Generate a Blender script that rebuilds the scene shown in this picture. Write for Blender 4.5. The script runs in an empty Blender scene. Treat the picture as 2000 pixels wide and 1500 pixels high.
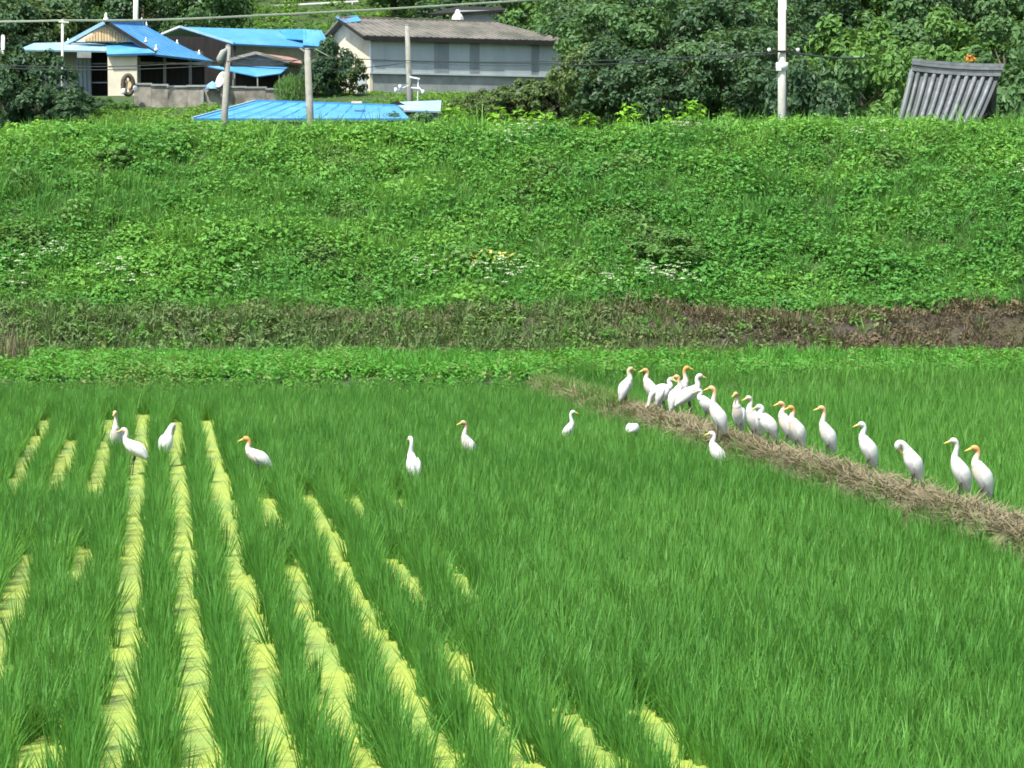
import bpy, math, random
import numpy as np
from mathutils import Vector, Matrix, Euler, noise
R = math.radians
rnd = random.Random(7)
nrg = np.random.default_rng(7)
scene = bpy.context.scene
C = scene.collection

# ------------------------------------------------------------------ camera, sky, sun, exposure
CAM_Z, FPX, PITCH = 3.0, 5000.0, math.atan(360 / 5000)
cd = bpy.data.cameras.new('camera'); cam = bpy.data.objects.new('camera', cd); C.objects.link(cam)
cam.location = (0, 0, CAM_Z); cam.rotation_euler = (math.pi / 2 - PITCH, 0, 0)
cd.sensor_width = 36; cd.lens = 36 * FPX / 2000; cd.clip_start = .1; cd.clip_end = 3000
scene.camera = cam
SUN_TO = Vector((-.64, -.77, 0)).normalized() * math.cos(R(60)) + Vector((0, 0, math.sin(R(60))))
w = bpy.data.worlds.new('World'); scene.world = w; w.use_nodes = True
nt = w.node_tree; bg = nt.nodes['Background']
sky = nt.nodes.new('ShaderNodeTexSky'); sky.sky_type = 'NISHITA'; sky.sun_disc = False
sky.sun_elevation = R(60); sky.sun_rotation = math.atan2(SUN_TO.x, SUN_TO.y) % (2 * math.pi)
sky.air_density = 1.2; sky.dust_density = 2.0
nt.links.new(sky.outputs[0], bg.inputs[0]); bg.inputs[1].default_value = .14
sd = bpy.data.lights.new('sun', 'SUN'); sd.energy = 5.0; sd.angle = R(.6); sd.color = (1, .955, .87)
sun = bpy.data.objects.new('sun', sd); C.objects.link(sun)
sun.rotation_euler = SUN_TO.to_track_quat('Z', 'Y').to_euler(); sun.location = (-60, -40, 90)
scene.view_settings.view_transform = 'Standard'; scene.view_settings.look = 'None'
scene.view_settings.gamma = 1; scene.view_settings.use_curve_mapping = False
scene.view_settings.exposure = .95
scene.render.engine = 'CYCLES'
cy = scene.cycles
cy.use_denoising = True; cy.use_adaptive_sampling = True; cy.adaptive_threshold = .03; cy.max_bounces = 4; cy.diffuse_bounces = 2; cy.glossy_bounces = 1
cy.transmission_bounces = 2; cy.transparent_max_bounces = 4; cy.filter_width = 1.7

# ------------------------------------------------------------------ pixel -> place
SP, CP = math.sin(PITCH), math.cos(PITCH)
def ray(px, py):
    u, v = (px - 1000) / FPX, (750 - py) / FPX
    return Vector((u, CP + v * SP, -SP + v * CP))
def at(px, py, Y):
    d = ray(px, py); return Vector((0, 0, CAM_Z)) + d * (Y / d.y)
def on(px, py, z):
    d = ray(px, py); return Vector((0, 0, CAM_Z)) + d * ((z - CAM_Z) / d.z)

# ------------------------------------------------------------------ materials
def new_mat(name):
    m = bpy.data.materials.new(name); m.use_nodes = True
    return m, m.node_tree, m.node_tree.nodes['Principled BSDF']
def N(t, kind, **kw):
    n = t.nodes.new(kind)
    for k, v in kw.items(): setattr(n, k, v)
    return n
def mixc(t, a, b, fac):
    n = N(t, 'ShaderNodeMix', data_type='RGBA')
    for s, v in ((6, a), (7, b)):
        if isinstance(v, (tuple, list)): n.inputs[s].default_value = (*v[:3], 1)
        else: t.links.new(v, n.inputs[s])
    if isinstance(fac, (int, float)): n.inputs[0].default_value = fac
    else: t.links.new(fac, n.inputs[0])
    return n.outputs[2]
def math_n(t, op, a, b=0.0, clamp=False):
    n = N(t, 'ShaderNodeMath', operation=op, use_clamp=clamp)
    for i, v in enumerate((a, b)):
        if isinstance(v, (int, float)): n.inputs[i].default_value = v
        else: t.links.new(v, n.inputs[i])
    return n.outputs[0]
def leaf_mat(name, dark, light, dry=None, trans=.32, rough=.5, tint=False, hue=None):
    """leaf: colour differs from leaf to leaf and from plant to plant; thin, lets light through"""
    m, t, p = new_mat(name)
    geo = N(t, 'ShaderNodeNewGeometry'); oi = N(t, 'ShaderNodeObjectInfo')
    f = math_n(t, 'ADD', math_n(t, 'MULTIPLY', geo.outputs['Random Per Island'], .6), math_n(t, 'MULTIPLY', oi.outputs['Random'], .4))
    col = mixc(t, dark, light, f)
    if tint:
        at_ = N(t, 'ShaderNodeAttribute', attribute_type='INSTANCER', attribute_name='tint')
        col = mixc(t, col, tint, at_.outputs['Fac'])
    if dry:
        d = math_n(t, 'GREATER_THAN', geo.outputs['Random Per Island'], .965)
        col = mixc(t, col, dry, d)
    t.links.new(col, p.inputs['Base Color']); p.inputs['Roughness'].default_value = rough
    p.inputs['Specular IOR Level'].default_value = .16
    tr = N(t, 'ShaderNodeBsdfTranslucent')
    t.links.new(mixc(t, col, (.35, .55, .04), .25), tr.inputs[0])
    mx = N(t, 'ShaderNodeMixShader'); mx.inputs[0].default_value = trans
    t.links.new(p.outputs[0], mx.inputs[1]); t.links.new(tr.outputs[0], mx.inputs[2])
    t.links.new(mx.outputs[0], t.nodes['Material Output'].inputs[0])
    return m
def rough_mat(name, a, b, scale=3., detail=6., rough=.8, bump=.3, bdist=.02, c=None, cscale=.6, metal=0., stretch=(1, 1, 1), spec=.3):
    m, t, p = new_mat(name)
    tc = N(t, 'ShaderNodeTexCoord'); mp = N(t, 'ShaderNodeMapping'); mp.inputs['Scale'].default_value = stretch
    t.links.new(tc.outputs['Object'], mp.inputs[0])
    n = N(t, 'ShaderNodeTexNoise'); n.inputs['Scale'].default_value = scale; n.inputs['Detail'].default_value = detail; n.inputs['Roughness'].default_value = .65
    t.links.new(mp.outputs[0], n.inputs[0])
    r = N(t, 'ShaderNodeMapRange'); r.inputs[1].default_value = .33; r.inputs[2].default_value = .67
    t.links.new(n.outputs[0], r.inputs[0])
    col = mixc(t, a, b, r.outputs[0])
    if c:
        n2 = N(t, 'ShaderNodeTexNoise'); n2.inputs['Scale'].default_value = cscale; n2.inputs['Detail'].default_value = 4
        t.links.new(mp.outputs[0], n2.inputs[0])
        r2 = N(t, 'ShaderNodeMapRange'); r2.inputs[1].default_value = .48; r2.inputs[2].default_value = .66
        t.links.new(n2.outputs[0], r2.inputs[0]); col = mixc(t, col, c, r2.outputs[0])
    t.links.new(col, p.inputs['Base Color']); p.inputs['Roughness'].default_value = rough
    p.inputs['Metallic'].default_value = metal; p.inputs['Specular IOR Level'].default_value = spec
    if bump:
        bn = N(t, 'ShaderNodeBump'); bn.inputs['Strength'].default_value = bump; bn.inputs['Distance'].default_value = bdist
        t.links.new(n.outputs[0], bn.inputs['Height']); t.links.new(bn.outputs[0], p.inputs['Normal'])
    return m

M = {}
M['rice'] = leaf_mat('rice_leaf', (.036, .140, .020), (.080, .235, .036), dry=(.22, .29, .07), trans=.34, tint=(.110, .275, .048))
M['weed'] = leaf_mat('weed_leaf', (.042, .155, .026), (.100, .285, .050), trans=.32, tint=(.190, .40, .062))
M['grass'] = leaf_mat('grass_blade', (.050, .165, .034), (.115, .29, .062), trans=.34, tint=(.20, .41, .070))
M['bank_weed'] = leaf_mat('bank_leaf', (.045, .180, .020), (.105, .31, .045), dry=(.24, .26, .10), trans=.32, tint=(.15, .17, .06))
M['dead'] = leaf_mat('dead_grass', (.060, .044, .028), (.180, .138, .085), trans=.15, rough=.8, tint=(.100, .165, .055))
M['straw'] = leaf_mat('straw', (.090, .075, .046), (.25, .215, .135), trans=.15, rough=.8, tint=(.10, .22, .04))
M['lush'] = leaf_mat('lush_leaf', (.12, .29, .022), (.21, .42, .04), trans=.35)
M['ground_herb'] = leaf_mat('ground_herb', (.045, .12, .022), (.10, .22, .035), trans=.3, tint=(.14, .28, .035))
M['tree_dark'] = leaf_mat('tree_leaf_dark', (.026, .060, .032), (.072, .135, .060), trans=.25, rough=.45)
M['tree_mid'] = leaf_mat('tree_leaf_mid', (.038, .088, .036), (.095, .185, .064), trans=.28, rough=.45)
M['tree_light'] = leaf_mat('tree_leaf_light', (.052, .125, .032), (.125, .250, .056), trans=.3, rough=.5)
M['tree_olive'] = leaf_mat('tree_leaf_olive', (.050, .085, .030), (.125, .180, .060), trans=.28, rough=.5)
M['bark'] = rough_mat('bark', (.05, .04, .03), (.14, .11, .085), 9, bump=.6, stretch=(1, 1, .3))
M['petal'] = leaf_mat('petal', (.48, .54, .36), (.68, .72, .54), trans=.3, rough=.6)
M['soil'] = rough_mat('soil', (.015, .012, .010), (.052, .042, .031), 5, bump=.8, bdist=.06, c=(.055, .060, .026), cscale=.5)
M['green_soil'] = rough_mat('covered_soil', (.020, .045, .012), (.045, .075, .020), 4, bump=.6, bdist=.05)
M['path_earth'] = rough_mat('path_earth', (.070, .058, .036), (.17, .145, .09), 9, bump=.8, bdist=.04, c=(.13, .14, .06), cscale=1.5)
def duckweed():
    m, t, p = new_mat('duckweed_water')
    tc = N(t, 'ShaderNodeTexCoord')
    v = N(t, 'ShaderNodeTexVoronoi'); v.inputs['Scale'].default_value = 95
    n = N(t, 'ShaderNodeTexNoise'); n.inputs['Scale'].default_value = 1.1; n.inputs['Detail'].default_value = 5
    n2 = N(t, 'ShaderNodeTexNoise'); n2.inputs['Scale'].default_value = 14; n2.inputs['Detail'].default_value = 4
    for k in (v, n, n2): t.links.new(tc.outputs['Object'], k.inputs[0])
    sep = N(t, 'ShaderNodeSeparateColor'); t.links.new(v.outputs['Color'], sep.inputs[0])
    a = mixc(t, (.245, .310, .050), (.325, .385, .076), sep.outputs[0])
    r = N(t, 'ShaderNodeMapRange'); r.inputs[1].default_value = .4; r.inputs[2].default_value = .65
    t.links.new(n.outputs[0], r.inputs[0])
    col = mixc(t, a, (.205, .290, .066), r.outputs[0])
    r2 = N(t, 'ShaderNodeMapRange'); r2.inputs[1].default_value = .30; r2.inputs[2].default_value = .22
    t.links.new(n2.outputs[0], r2.inputs[0]); col = mixc(t, col, (.09, .12, .04), r2.outputs[0])
    t.links.new(col, p.inputs['Base Color']); p.inputs['Roughness'].default_value = .55; p.inputs['Specular IOR Level'].default_value = .25
    b = N(t, 'ShaderNodeBump'); b.inputs['Strength'].default_value = .4; b.inputs['Distance'].default_value = .004
    t.links.new(v.outputs['Distance'], b.inputs['Height']); t.links.new(b.outputs[0], p.inputs['Normal'])
    return m
M['duckweed'] = duckweed()
M['blue_roof'] = rough_mat('blue_painted_metal', (.045, .200, .43), (.065, .245, .48), 1.2, rough=.42, bump=.05, c=(.085, .265, .45), cscale=.7, spec=.5)
M['pale_blue_roof'] = rough_mat('weathered_blue_metal', (.17, .31, .42), (.24, .39, .47), 1.5, rough=.5, bump=.05, c=(.28, .38, .42), cscale=.9)
M['deep_blue'] = rough_mat('deep_blue_metal', (.030, .17, .46), (.045, .22, .55), 2, rough=.45, bump=.05)
M['cream'] = rough_mat('cream_plaster', (.50, .46, .35), (.58, .54, .43), 2, rough=.85, bump=.15, c=(.46, .41, .30), cscale=1.0)
M['grey_sheet'] = rough_mat('grey_sheet_metal', (.30, .345, .35), (.38, .425, .425), 1.3, rough=.55, bump=.05, stretch=(1, 1, .25))
M['grey_sheet_dark'] = rough_mat('stained_sheet_metal', (.16, .19, .20), (.23, .26, .265), 2.5, rough=.6, bump=.05, stretch=(1, 1, .2))
M['cement'] = rough_mat('cement_wall', (.19, .21, .20), (.30, .32, .305), 1.2, rough=.9, bump=.25, c=(.17, .185, .165), cscale=.5)
M['old_cement'] = rough_mat('stained_block', (.17, .16, .13), (.31, .29, .25), 2.2, rough=.9, bump=.3, c=(.10, .095, .075), cscale=.9)
M['slate_roof'] = rough_mat('old_cement_roof', (.095, .090, .076), (.165, .155, .132), 1.4, rough=.9, bump=.3, c=(.075, .08, .062), cscale=.6, stretch=(1, 1, 1))
M['red_roof'] = rough_mat('faded_red_roof', (.23, .115, .085), (.34, .19, .15), 2, rough=.8, bump=.2)
M['wood'] = rough_mat('pale_wood', (.40, .27, .13), (.60, .45, .26), 6, rough=.7, bump=.2, stretch=(1, 1, .1))
M['dark_wood_shade'] = rough_mat('dark_wood_shade', (.008, .008, .008), (.022, .020, .017), 5, rough=.8, bump=.2, stretch=(1, 1, .15))  # dark timber, blackened further so the porch recess shade is in the colour
M['concrete'] = rough_mat('pole_concrete', (.44, .45, .40), (.58, .585, .53), 5, rough=.85, bump=.15, c=(.40, .42, .35), cscale=.8)
M['old_pole'] = rough_mat('old_pole_concrete', (.17, .17, .145), (.28, .28, .245), 5, rough=.9, bump=.2, c=(.20, .20, .16), cscale=.9)
M['white_paint'] = rough_mat('white_paint', (.52, .54, .52), (.64, .65, .63), 3, rough=.6, bump=.05)
M['tile'] = rough_mat('grey_roof_tile', (.085, .097, .104), (.165, .18, .19), 4, rough=.5, bump=.2, c=(.075, .09, .08), cscale=1.2, spec=.5)
M['tile_dark'] = rough_mat('dark_tile_bed', (.035, .04, .042), (.075, .08, .085), 4, rough=.7, bump=.2)
M['cable'] = rough_mat('cable', (.20, .24, .18), (.28, .32, .24), 2, rough=.6, bump=0)
M['dark_cable'] = rough_mat('dark_cable', (.025, .03, .03), (.04, .045, .045), 2, rough=.5, bump=0)
M['rubber'] = rough_mat('rubber', (.05, .042, .032), (.11, .09, .065), 6, rough=.8, bump=.2)
M['blue_tarp'] = rough_mat('blue_tarp', (.10, .22, .42), (.16, .30, .52), 3, rough=.5, bump=.5, bdist=.1)
M['door_grey'] = rough_mat('grey_blue_door', (.15, .19, .22), (.22, .265, .29), 4, rough=.6, bump=.1, stretch=(1, 1, .2))
M['orange'] = leaf_mat('orange_flower', (.55, .20, .04), (.75, .32, .08), trans=.3)
M['bill'] = rough_mat('egret_bill', (.48, .35, .07), (.56, .42, .11), 8, rough=.45, bump=0)
M['leg'] = rough_mat('egret_leg', (.045, .045, .035), (.09, .085, .06), 8, rough=.6, bump=0)
M['eye'] = rough_mat('egret_eye', (.02, .02, .015), (.03, .03, .02), 8, rough=.2, bump=0)
def plumage():
    m, t, p = new_mat('egret_plumage')
    a = N(t, 'ShaderNodeAttribute', attribute_name='buff')
    tc = N(t, 'ShaderNodeTexCoord'); n = N(t, 'ShaderNodeTexNoise'); n.inputs['Scale'].default_value = 45; n.inputs['Detail'].default_value = 4
    t.links.new(tc.outputs['Object'], n.inputs[0])
    wht = mixc(t, (.47, .475, .455), (.56, .56, .54), n.outputs[0])
    buf = mixc(t, (.40, .20, .055), (.52, .30, .10), n.outputs[0])
    t.links.new(mixc(t, wht, buf, a.outputs['Fac']), p.inputs['Base Color']); p.inputs['Roughness'].default_value = .75
    p.inputs['Specular IOR Level'].default_value = .15
    b = N(t, 'ShaderNodeBump'); b.inputs['Strength'].default_value = .35; b.inputs['Distance'].default_value = .006
    t.links.new(n.outputs[0], b.inputs['Height']); t.links.new(b.outputs[0], p.inputs['Normal'])
    return m
M['plumage'] = plumage()

# ------------------------------------------------------------------ mesh helpers
def tag(o, label=None, cat=None, group=None, kind=None):
    if label: o['label'] = label
    if cat: o['category'] = cat
    if group: o['group'] = group
    if kind: o['kind'] = kind
    return o
def empty(name, loc):
    o = bpy.data.objects.new(name, None); C.objects.link(o); o.location = loc; o.empty_display_size = .2
    return o
def mesh_obj(name, v, f, mat, parent=None, smooth=False, link=True):
    """v in world coordinates; a child is stored relative to its root's place"""
    off = Vector((0, 0, 0))
    p = parent
    while p is not None: off += p.location; p = p.parent
    me = bpy.data.meshes.new(name)
    me.from_pydata([(a[0] - off.x, a[1] - off.y, a[2] - off.z) for a in v], [], f)
    me.update()
    if smooth: me.polygons.foreach_set('use_smooth', [True] * len(me.polygons))
    if mat is not None: me.materials.append(M[mat] if isinstance(mat, str) else mat)
    o = bpy.data.objects.new(name, me)
    if link: C.objects.link(o)
    if parent is not None: o.parent = parent
    return o
class MB:
    def __init__(s): s.v, s.f = [], []
    def add(s, v, f):
        n = len(s.v); s.v += [tuple(a) for a in v]; s.f += [tuple(i + n for i in q) for q in f]; return s
    def slab(s, pts, th, up=None):
        """polygon (top face) given thickness downwards along its normal"""
        pts = [Vector(p) for p in pts]; nrm = Vector((0, 0, 0))
        for i in range(len(pts)):
            a, b = pts[i], pts[(i + 1) % len(pts)]; nrm += Vector(((a.y - b.y) * (a.z + b.z), (a.z - b.z) * (a.x + b.x), (a.x - b.x) * (a.y + b.y)))
        nrm.normalize()
        ref = Vector(up) if up else Vector((0, 0, 1))
        if nrm.dot(ref) < 0: pts.reverse(); nrm = -nrm
        n = len(pts)
        v = pts + [p - nrm * th for p in pts]
        f = [tuple(range(n)), tuple(range(2 * n - 1, n - 1, -1))] + [(i, i + n, (i + 1) % n + n, (i + 1) % n) for i in range(n)]
        return s.add(v, f)
    def box(s, c, sz, ax=None):
        ax = ax or (Vector((1, 0, 0)), Vector((0, 1, 0)), Vector((0, 0, 1))); c = Vector(c)
        v = [c + ax[0] * (sz[0] / 2 * i) + ax[1] * (sz[1] / 2 * j) + ax[2] * (sz[2] / 2 * k) for k in (-1, 1) for j in (-1, 1) for i in (-1, 1)]
        return s.add(v, [(0, 2, 3, 1), (4, 5, 7, 6), (0, 1, 5, 4), (2, 6, 7, 3), (0, 4, 6, 2), (1, 3, 7, 5)])
    def bar(s, a, b, wd, dp=None, up=(0, 0, 1)):
        a, b = Vector(a), Vector(b); z = (b - a).normalized(); x = z.cross(Vector(up))
        if x.length < .01: x = Vector((1, 0, 0))
        x.normalize(); y = z.cross(x)
        return s.box((a + b) / 2, (wd, dp or wd, (b - a).length), (x, y, z))
    def tube(s, path, rad, seg=10, cap=True, flat=1.0):
        path = [Vector(p) for p in path]; n = len(path)
        if isinstance(rad, (int, float)): rad = [rad] * n
        v, f = [], []; x = None
        for i, p in enumerate(path):
            t = (path[min(i + 1, n - 1)] - path[max(i - 1, 0)]).normalized()
            if x is None: x = Vector((0, 1, 0)) if abs(t.y) < .9 else Vector((1, 0, 0))
            x = (x - t * x.dot(t)).normalized(); y = t.cross(x)
            for k in range(seg):
                a = 2 * math.pi * k / seg; v.append(p + x * (math.cos(a) * rad[i] * flat) + y * (math.sin(a) * rad[i]))
        for i in range(n - 1):
            for k in range(seg): f.append((i * seg + k, i * seg + (k + 1) % seg, (i + 1) * seg + (k + 1) % seg, (i + 1) * seg + k))
        if cap: f += [tuple(range(seg - 1, -1, -1)), tuple(range((n - 1) * seg, n * seg))]
        return s.add(v, f)
    def build(s, name, mat, parent=None, smooth=False, link=True): return mesh_obj(name, s.v, s.f, mat, parent, smooth, link)

# ------------------------------------------------------------------ the lie of the land
PROF = [(36.2, -.15), (37.2, .06), (38.6, .30), (43.0, .34), (44.6, .02), (46.6, .05), (47.2, .20), (48.6, .78), (50.0, .86), (58.2, 4.32), (61.5, 4.40),
        (66, 3.2), (105, 3.6), (125, 6.5), (138, 7.75), (146, 8.9), (166, 9.3), (176, 10.6), (200, 19), (230, 33), (280, 60), (340, 78), (420, 84)]
PY = np.array([p[0] for p in PROF]); PZ = np.array([p[1] for p in PROF])
def gh(x, y):
    z = float(np.interp(y, PY, PZ))
    if 37.5 < y < 175:
        k = .09 if y < 49 else (.24 if y < 64 else .3)
        k *= min(1, (y - 37.5) / 2)
        z += k * (noise.noise(Vector((x * .22, y * .22, 3))) + .5 * noise.noise(Vector((x * .6, y * .6, 9))))
    return z
def sheet(name, y0, y1, xs, dy, mat):
    ys = sorted(set([round(a, 3) for a in np.arange(y0, y1, dy)] + [p for p in PY if y0 < p < y1] + [y1]))
    v = [(x, y, gh(x, y)) for y in ys for x in xs]; nx = len(xs)
    f = [(j * nx + i, j * nx + i + 1, (j + 1) * nx + i + 1, (j + 1) * nx + i) for j in range(len(ys) - 1) for i in range(nx - 1)]
    return tag(mesh_obj(name, v, f, mat, smooth=True), kind='structure')
XN = list(np.arange(-30, 30.1, .75)); XF = list(np.arange(-160, 161, 4.0))
XM = [-160, -120, -90, -65, -45] + XN + [45, 65, 90, 120, 160]
sheet('field_bank', 36.2, 45.6, XM, .6, 'green_soil')
sheet('earth_bank', 45.6, 49.4, XM, .35, 'soil')
sheet('embankment', 49.4, 61.5, XM, .6, 'green_soil')
sheet('village_ground', 61.5, 176, XF, 3, 'green_soil')
sheet('hillside', 176, 420, XF, 8, 'green_soil')
tag(mesh_obj('paddy_water', [(-160, -60, 0), (160, -60, 0), (160, 40, 0), (-160, 40, 0)], [(0, 1, 2, 3)], 'duckweed'), kind='structure')

def dike_x(y): return .92 + (36 - y) * .2205
def make_dike():
    prof = [(-.52, -.05), (-.40, .10), (-.25, .24), (-.10, .29), (.10, .29), (.25, .24), (.40, .10), (.52, -.05)]
    v, f = [], []; ys = np.arange(8, 38.6, .12); n = len(prof)
    for y in ys:
        for k, (o, z) in enumerate(prof):
            q = noise.noise(Vector((o * 4, y * 1.3, 5))) * .05 + noise.noise(Vector((o * 9, y * 4, 1))) * .025
            v.append((dike_x(y) + o + q, y, z + q * (1 if 0 < k < n - 1 else 0)))
    for j in range(len(ys) - 1):
        for k in range(n - 1): f.append((j * n + k, j * n + k + 1, (j + 1) * n + k + 1, (j + 1) * n + k))
    tag(mesh_obj('paddy_dike', v, f, 'path_earth', smooth=True), kind='structure')
make_dike()
def dike_z(x, y):
    o = abs(x - dike_x(y))
    return float(np.interp(o, [0, .10, .25, .40, .52], [.29, .29, .24, .10, -.05]))

# ------------------------------------------------------------------ plant clumps (meshes that the scatters share)
def blade_pts(v, f, base, ang, lean, length, width, droop, seg=3, r=rnd):
    dx, dy = math.cos(ang), math.sin(ang); sx, sy = -dy, dx
    p = Vector(base); th = lean; n0 = len(v)
    for i in range(seg + 1):
        wv = width * (1 - (i / seg) ** 1.6) * .5 * (1 if i else .7)
        if i == seg: v.append(tuple(p))
        else: v += [(p.x + sx * wv, p.y + sy * wv, p.z), (p.x - sx * wv, p.y - sy * wv, p.z)]
        st = length / seg
        p = p + Vector((dx * math.sin(th), dy * math.sin(th), math.cos(th))) * st
        th += droop
    for i in range(seg - 1): a = n0 + 2 * i; f.append((a, a + 1, a + 3, a + 2))
    a = n0 + 2 * (seg - 1); f.append((a, a + 1, a + 2))
def blade_clump(nm, mat, seed, n, l0, l1, w0, w1, spread, lean, droop, seg=3):
    r = random.Random(seed); v, f = [], []
    for _ in range(n):
        a = r.uniform(0, 6.283); d = spread * math.sqrt(r.random())
        blade_pts(v, f, (d * math.cos(a), d * math.sin(a), -.02), a + r.gauss(0, .5), abs(r.gauss(lean * .55, lean * .45)), r.uniform(l0, l1), r.uniform(w0, w1), r.uniform(droop * .3, droop), seg)
    return mesh_obj(nm, v, f, mat, link=False)
def lying_clump(nm, mat, seed, n, l0, l1, w0, w1, spread, z1):
    r = random.Random(seed); v, f = [], []
    for _ in range(n):
        a = r.uniform(0, 6.283); d = spread * math.sqrt(r.random())
        blade_pts(v, f, (d * math.cos(a), d * math.sin(a), r.uniform(0, z1)), r.uniform(0, 6.28), r.uniform(1.15, 1.75), r.uniform(l0, l1), r.uniform(w0, w1), r.uniform(-.12, .2), 2)
    return mesh_obj(nm, v, f, mat, link=False)
def leaf_quad(v, f, c, nrm, up, ln, wd, fold=.25):
    nrm = nrm.normalized(); x = up.cross(nrm)
    if x.length < .05: x = Vector((1, 0, 0))
    x.normalize(); u = nrm.cross(x).normalized(); n0 = len(v)
    v += [tuple(c - u * ln * .5), tuple(c + x * wd * .5 + nrm * wd * fold), tuple(c + u * ln * .5), tuple(c - x * wd * .5 + nrm * wd * fold)]
    f += [(n0, n0 + 1, n0 + 2), (n0, n0 + 2, n0 + 3)]
def rv(r):
    while True:
        q = Vector((r.uniform(-1, 1), r.uniform(-1, 1), r.uniform(-1, 1)))
        if .05 < q.length <= 1: return q
def herb_clump(nm, mat, seed, n, rad, h, ln0, ln1, asp=.6):
    r = random.Random(seed); v, f = [], []
    for _ in range(n):
        q = rv(r).normalized() * r.uniform(.55, 1.05); q.z = abs(q.z)
        c = Vector((q.x * rad, q.y * rad, .03 + q.z * h)); ln = r.uniform(ln0, ln1)
        leaf_quad(v, f, c, Vector((q.x, q.y, q.z + .7)) + rv(r) * .7, rv(r), ln, ln * asp * r.uniform(.75, 1.2))
    return mesh_obj(nm, v, f, mat, link=False)
def flower_umbel(v, f, r, c, rad):
    for _ in range(int(14 * rad / .08)):
        q = rv(r); leaf_quad(v, f, c + Vector((q.x * rad, q.y * rad, abs(q.z) * rad * .35)), Vector((q.x * .4, q.y * .4, 1)) + rv(r) * .3, rv(r), .035, .035, .1)

def scatter(name, variants, pts, rots, scl, idx, tint, label, cat, mat_kind='stuff'):
    pts = np.asarray(pts, dtype=np.float32); n = len(pts)
    me = bpy.data.meshes.new(name); me.vertices.add(n); me.vertices.foreach_set('co', pts.ravel())
    for an, ty, key, arr in (('rot', 'FLOAT_VECTOR', 'vector', rots), ('scl', 'FLOAT', 'value', scl), ('pick', 'INT', 'value', idx), ('tint', 'FLOAT', 'value', tint)):
        a = me.attributes.new(an, ty, 'POINT'); a.data.foreach_set(key, np.asarray(arr, dtype=np.int32 if ty == 'INT' else np.float32).ravel())
    o = bpy.data.objects.new(name, me); C.objects.link(o)
    col = bpy.data.collections.new(name + '_kinds')
    for k, q in enumerate(variants): q.name = f'{name}_kind_{k:02d}'; col.objects.link(q)
    g = bpy.data.node_groups.new(name + '_nodes', 'GeometryNodeTree')
    g.interface.new_socket('Geometry', in_out='INPUT', socket_type='NodeSocketGeometry')
    g.interface.new_socket('Geometry', in_out='OUTPUT', socket_type='NodeSocketGeometry')
    gi, go = g.nodes.new('NodeGroupInput'), g.nodes.new('NodeGroupOutput')
    ci = g.nodes.new('GeometryNodeCollectionInfo'); ci.inputs['Collection'].default_value = col
    ci.inputs['Separate Children'].default_value = True; ci.inputs['Reset Children'].default_value = True
    ip = g.nodes.new('GeometryNodeInstanceOnPoints'); ip.inputs['Pick Instance'].default_value = True
    def na(nm, ty):
        q = g.nodes.new('GeometryNodeInputNamedAttribute'); q.data_type = ty; q.inputs['Name'].default_value = nm; return q.outputs[0]
    L = g.links.new
    L(gi.outputs[0], ip.inputs['Points']); L(ci.outputs[0], ip.inputs['Instance'])
    L(na('pick', 'INT'), ip.inputs['Instance Index']); L(na('rot', 'FLOAT_VECTOR'), ip.inputs['Rotation']); L(na('scl', 'FLOAT'), ip.inputs['Scale'])
    L(ip.outputs[0], go.inputs[0])
    md = o.modifiers.new('scatter', 'NODES'); md.node_group = g
    return tag(o, label, cat, kind=mat_kind)
def nz(x, y, s, seed=0.): return noise.noise(Vector((x * s, y * s, seed)))

# ------------------------------------------------------------------ rice
RICE = [blade_clump(f'rice{i}', 'rice', 100 + i, 32, .20, .40, .008, .015, .05, .60, .20) for i in range(6)]
RICE += [blade_clump(f'ricet{i}', 'rice', 140 + i, 28, .24, .41, .008, .014, .045, .42, .14) for i in range(3)]
RICE += [blade_clump(f'ricen{i}', 'rice', 150 + i, 26, .22, .38, .008, .014, .04, .34, .12) for i in range(3)]
RD = Vector((-.1367, .9906)); RN = Vector((.9906, .1367)); SPC = .416
# gap lines pass through these pixels on the water; phase of the rows follows from one of them
g0 = on(540, 1490, 0); PH = (g0.x * RN.x + g0.y * RN.y) / SPC
def px_of(x, y, z):
    d = Vector((x, y, z - CAM_Z)); zc = d.y * CP - d.z * SP
    return 1000 + FPX * d.x / zc, 750 - FPX * (d.y * SP + d.z * CP) / zc
# clumps that close the lanes here and there (world rectangles: lane number range, distance range)
OPEN = {-5: [(24.8, 34.9)], -4: [(14.0, 21.6), (25, 31.8)], -3: [(9, 13.8), (19.0, 21.7), (24.6, 34.6)], -2: [(9, 35.6)], -1: [(9, 34.2)], 0: [(9, 34.6)],
        1: [(9, 20.8), (22.4, 25.6), (28.6, 30.2)], 2: [(9, 25.7)], 3: [(9, 17.0), (18.2, 21.2), (22.6, 25.5)], 4: [(9, 14.8), (18.0, 20.8), (23.2, 25.4)], 5: [(9, 15.2)], 6: [(9, 13.2)]}
def lane_closed(lane, y):
    if lane in OPEN: y += .5 * nz(lane * 5.3, y, 1.3, 3); return not any(a < y < b for a, b in OPEN[lane]) or (y > 19 and lane > 2 and nz(lane * 4.1, y, .8, 9) > .58)
    if lane < -5 and y < 34: return nz(lane * 3.7, y, .2, 1) > .0
    return True
pts, rots, scl, idx, tint = [], [], [], [], []
def put(x, y, z, s, k, tn, tilt=.12):
    pts.append((x, y, z)); rots.append((rnd.gauss(0, tilt), rnd.gauss(0, tilt), rnd.uniform(0, 6.283))); scl.append(s); idx.append(k); tint.append(max(0, min(1, tn)))
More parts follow.
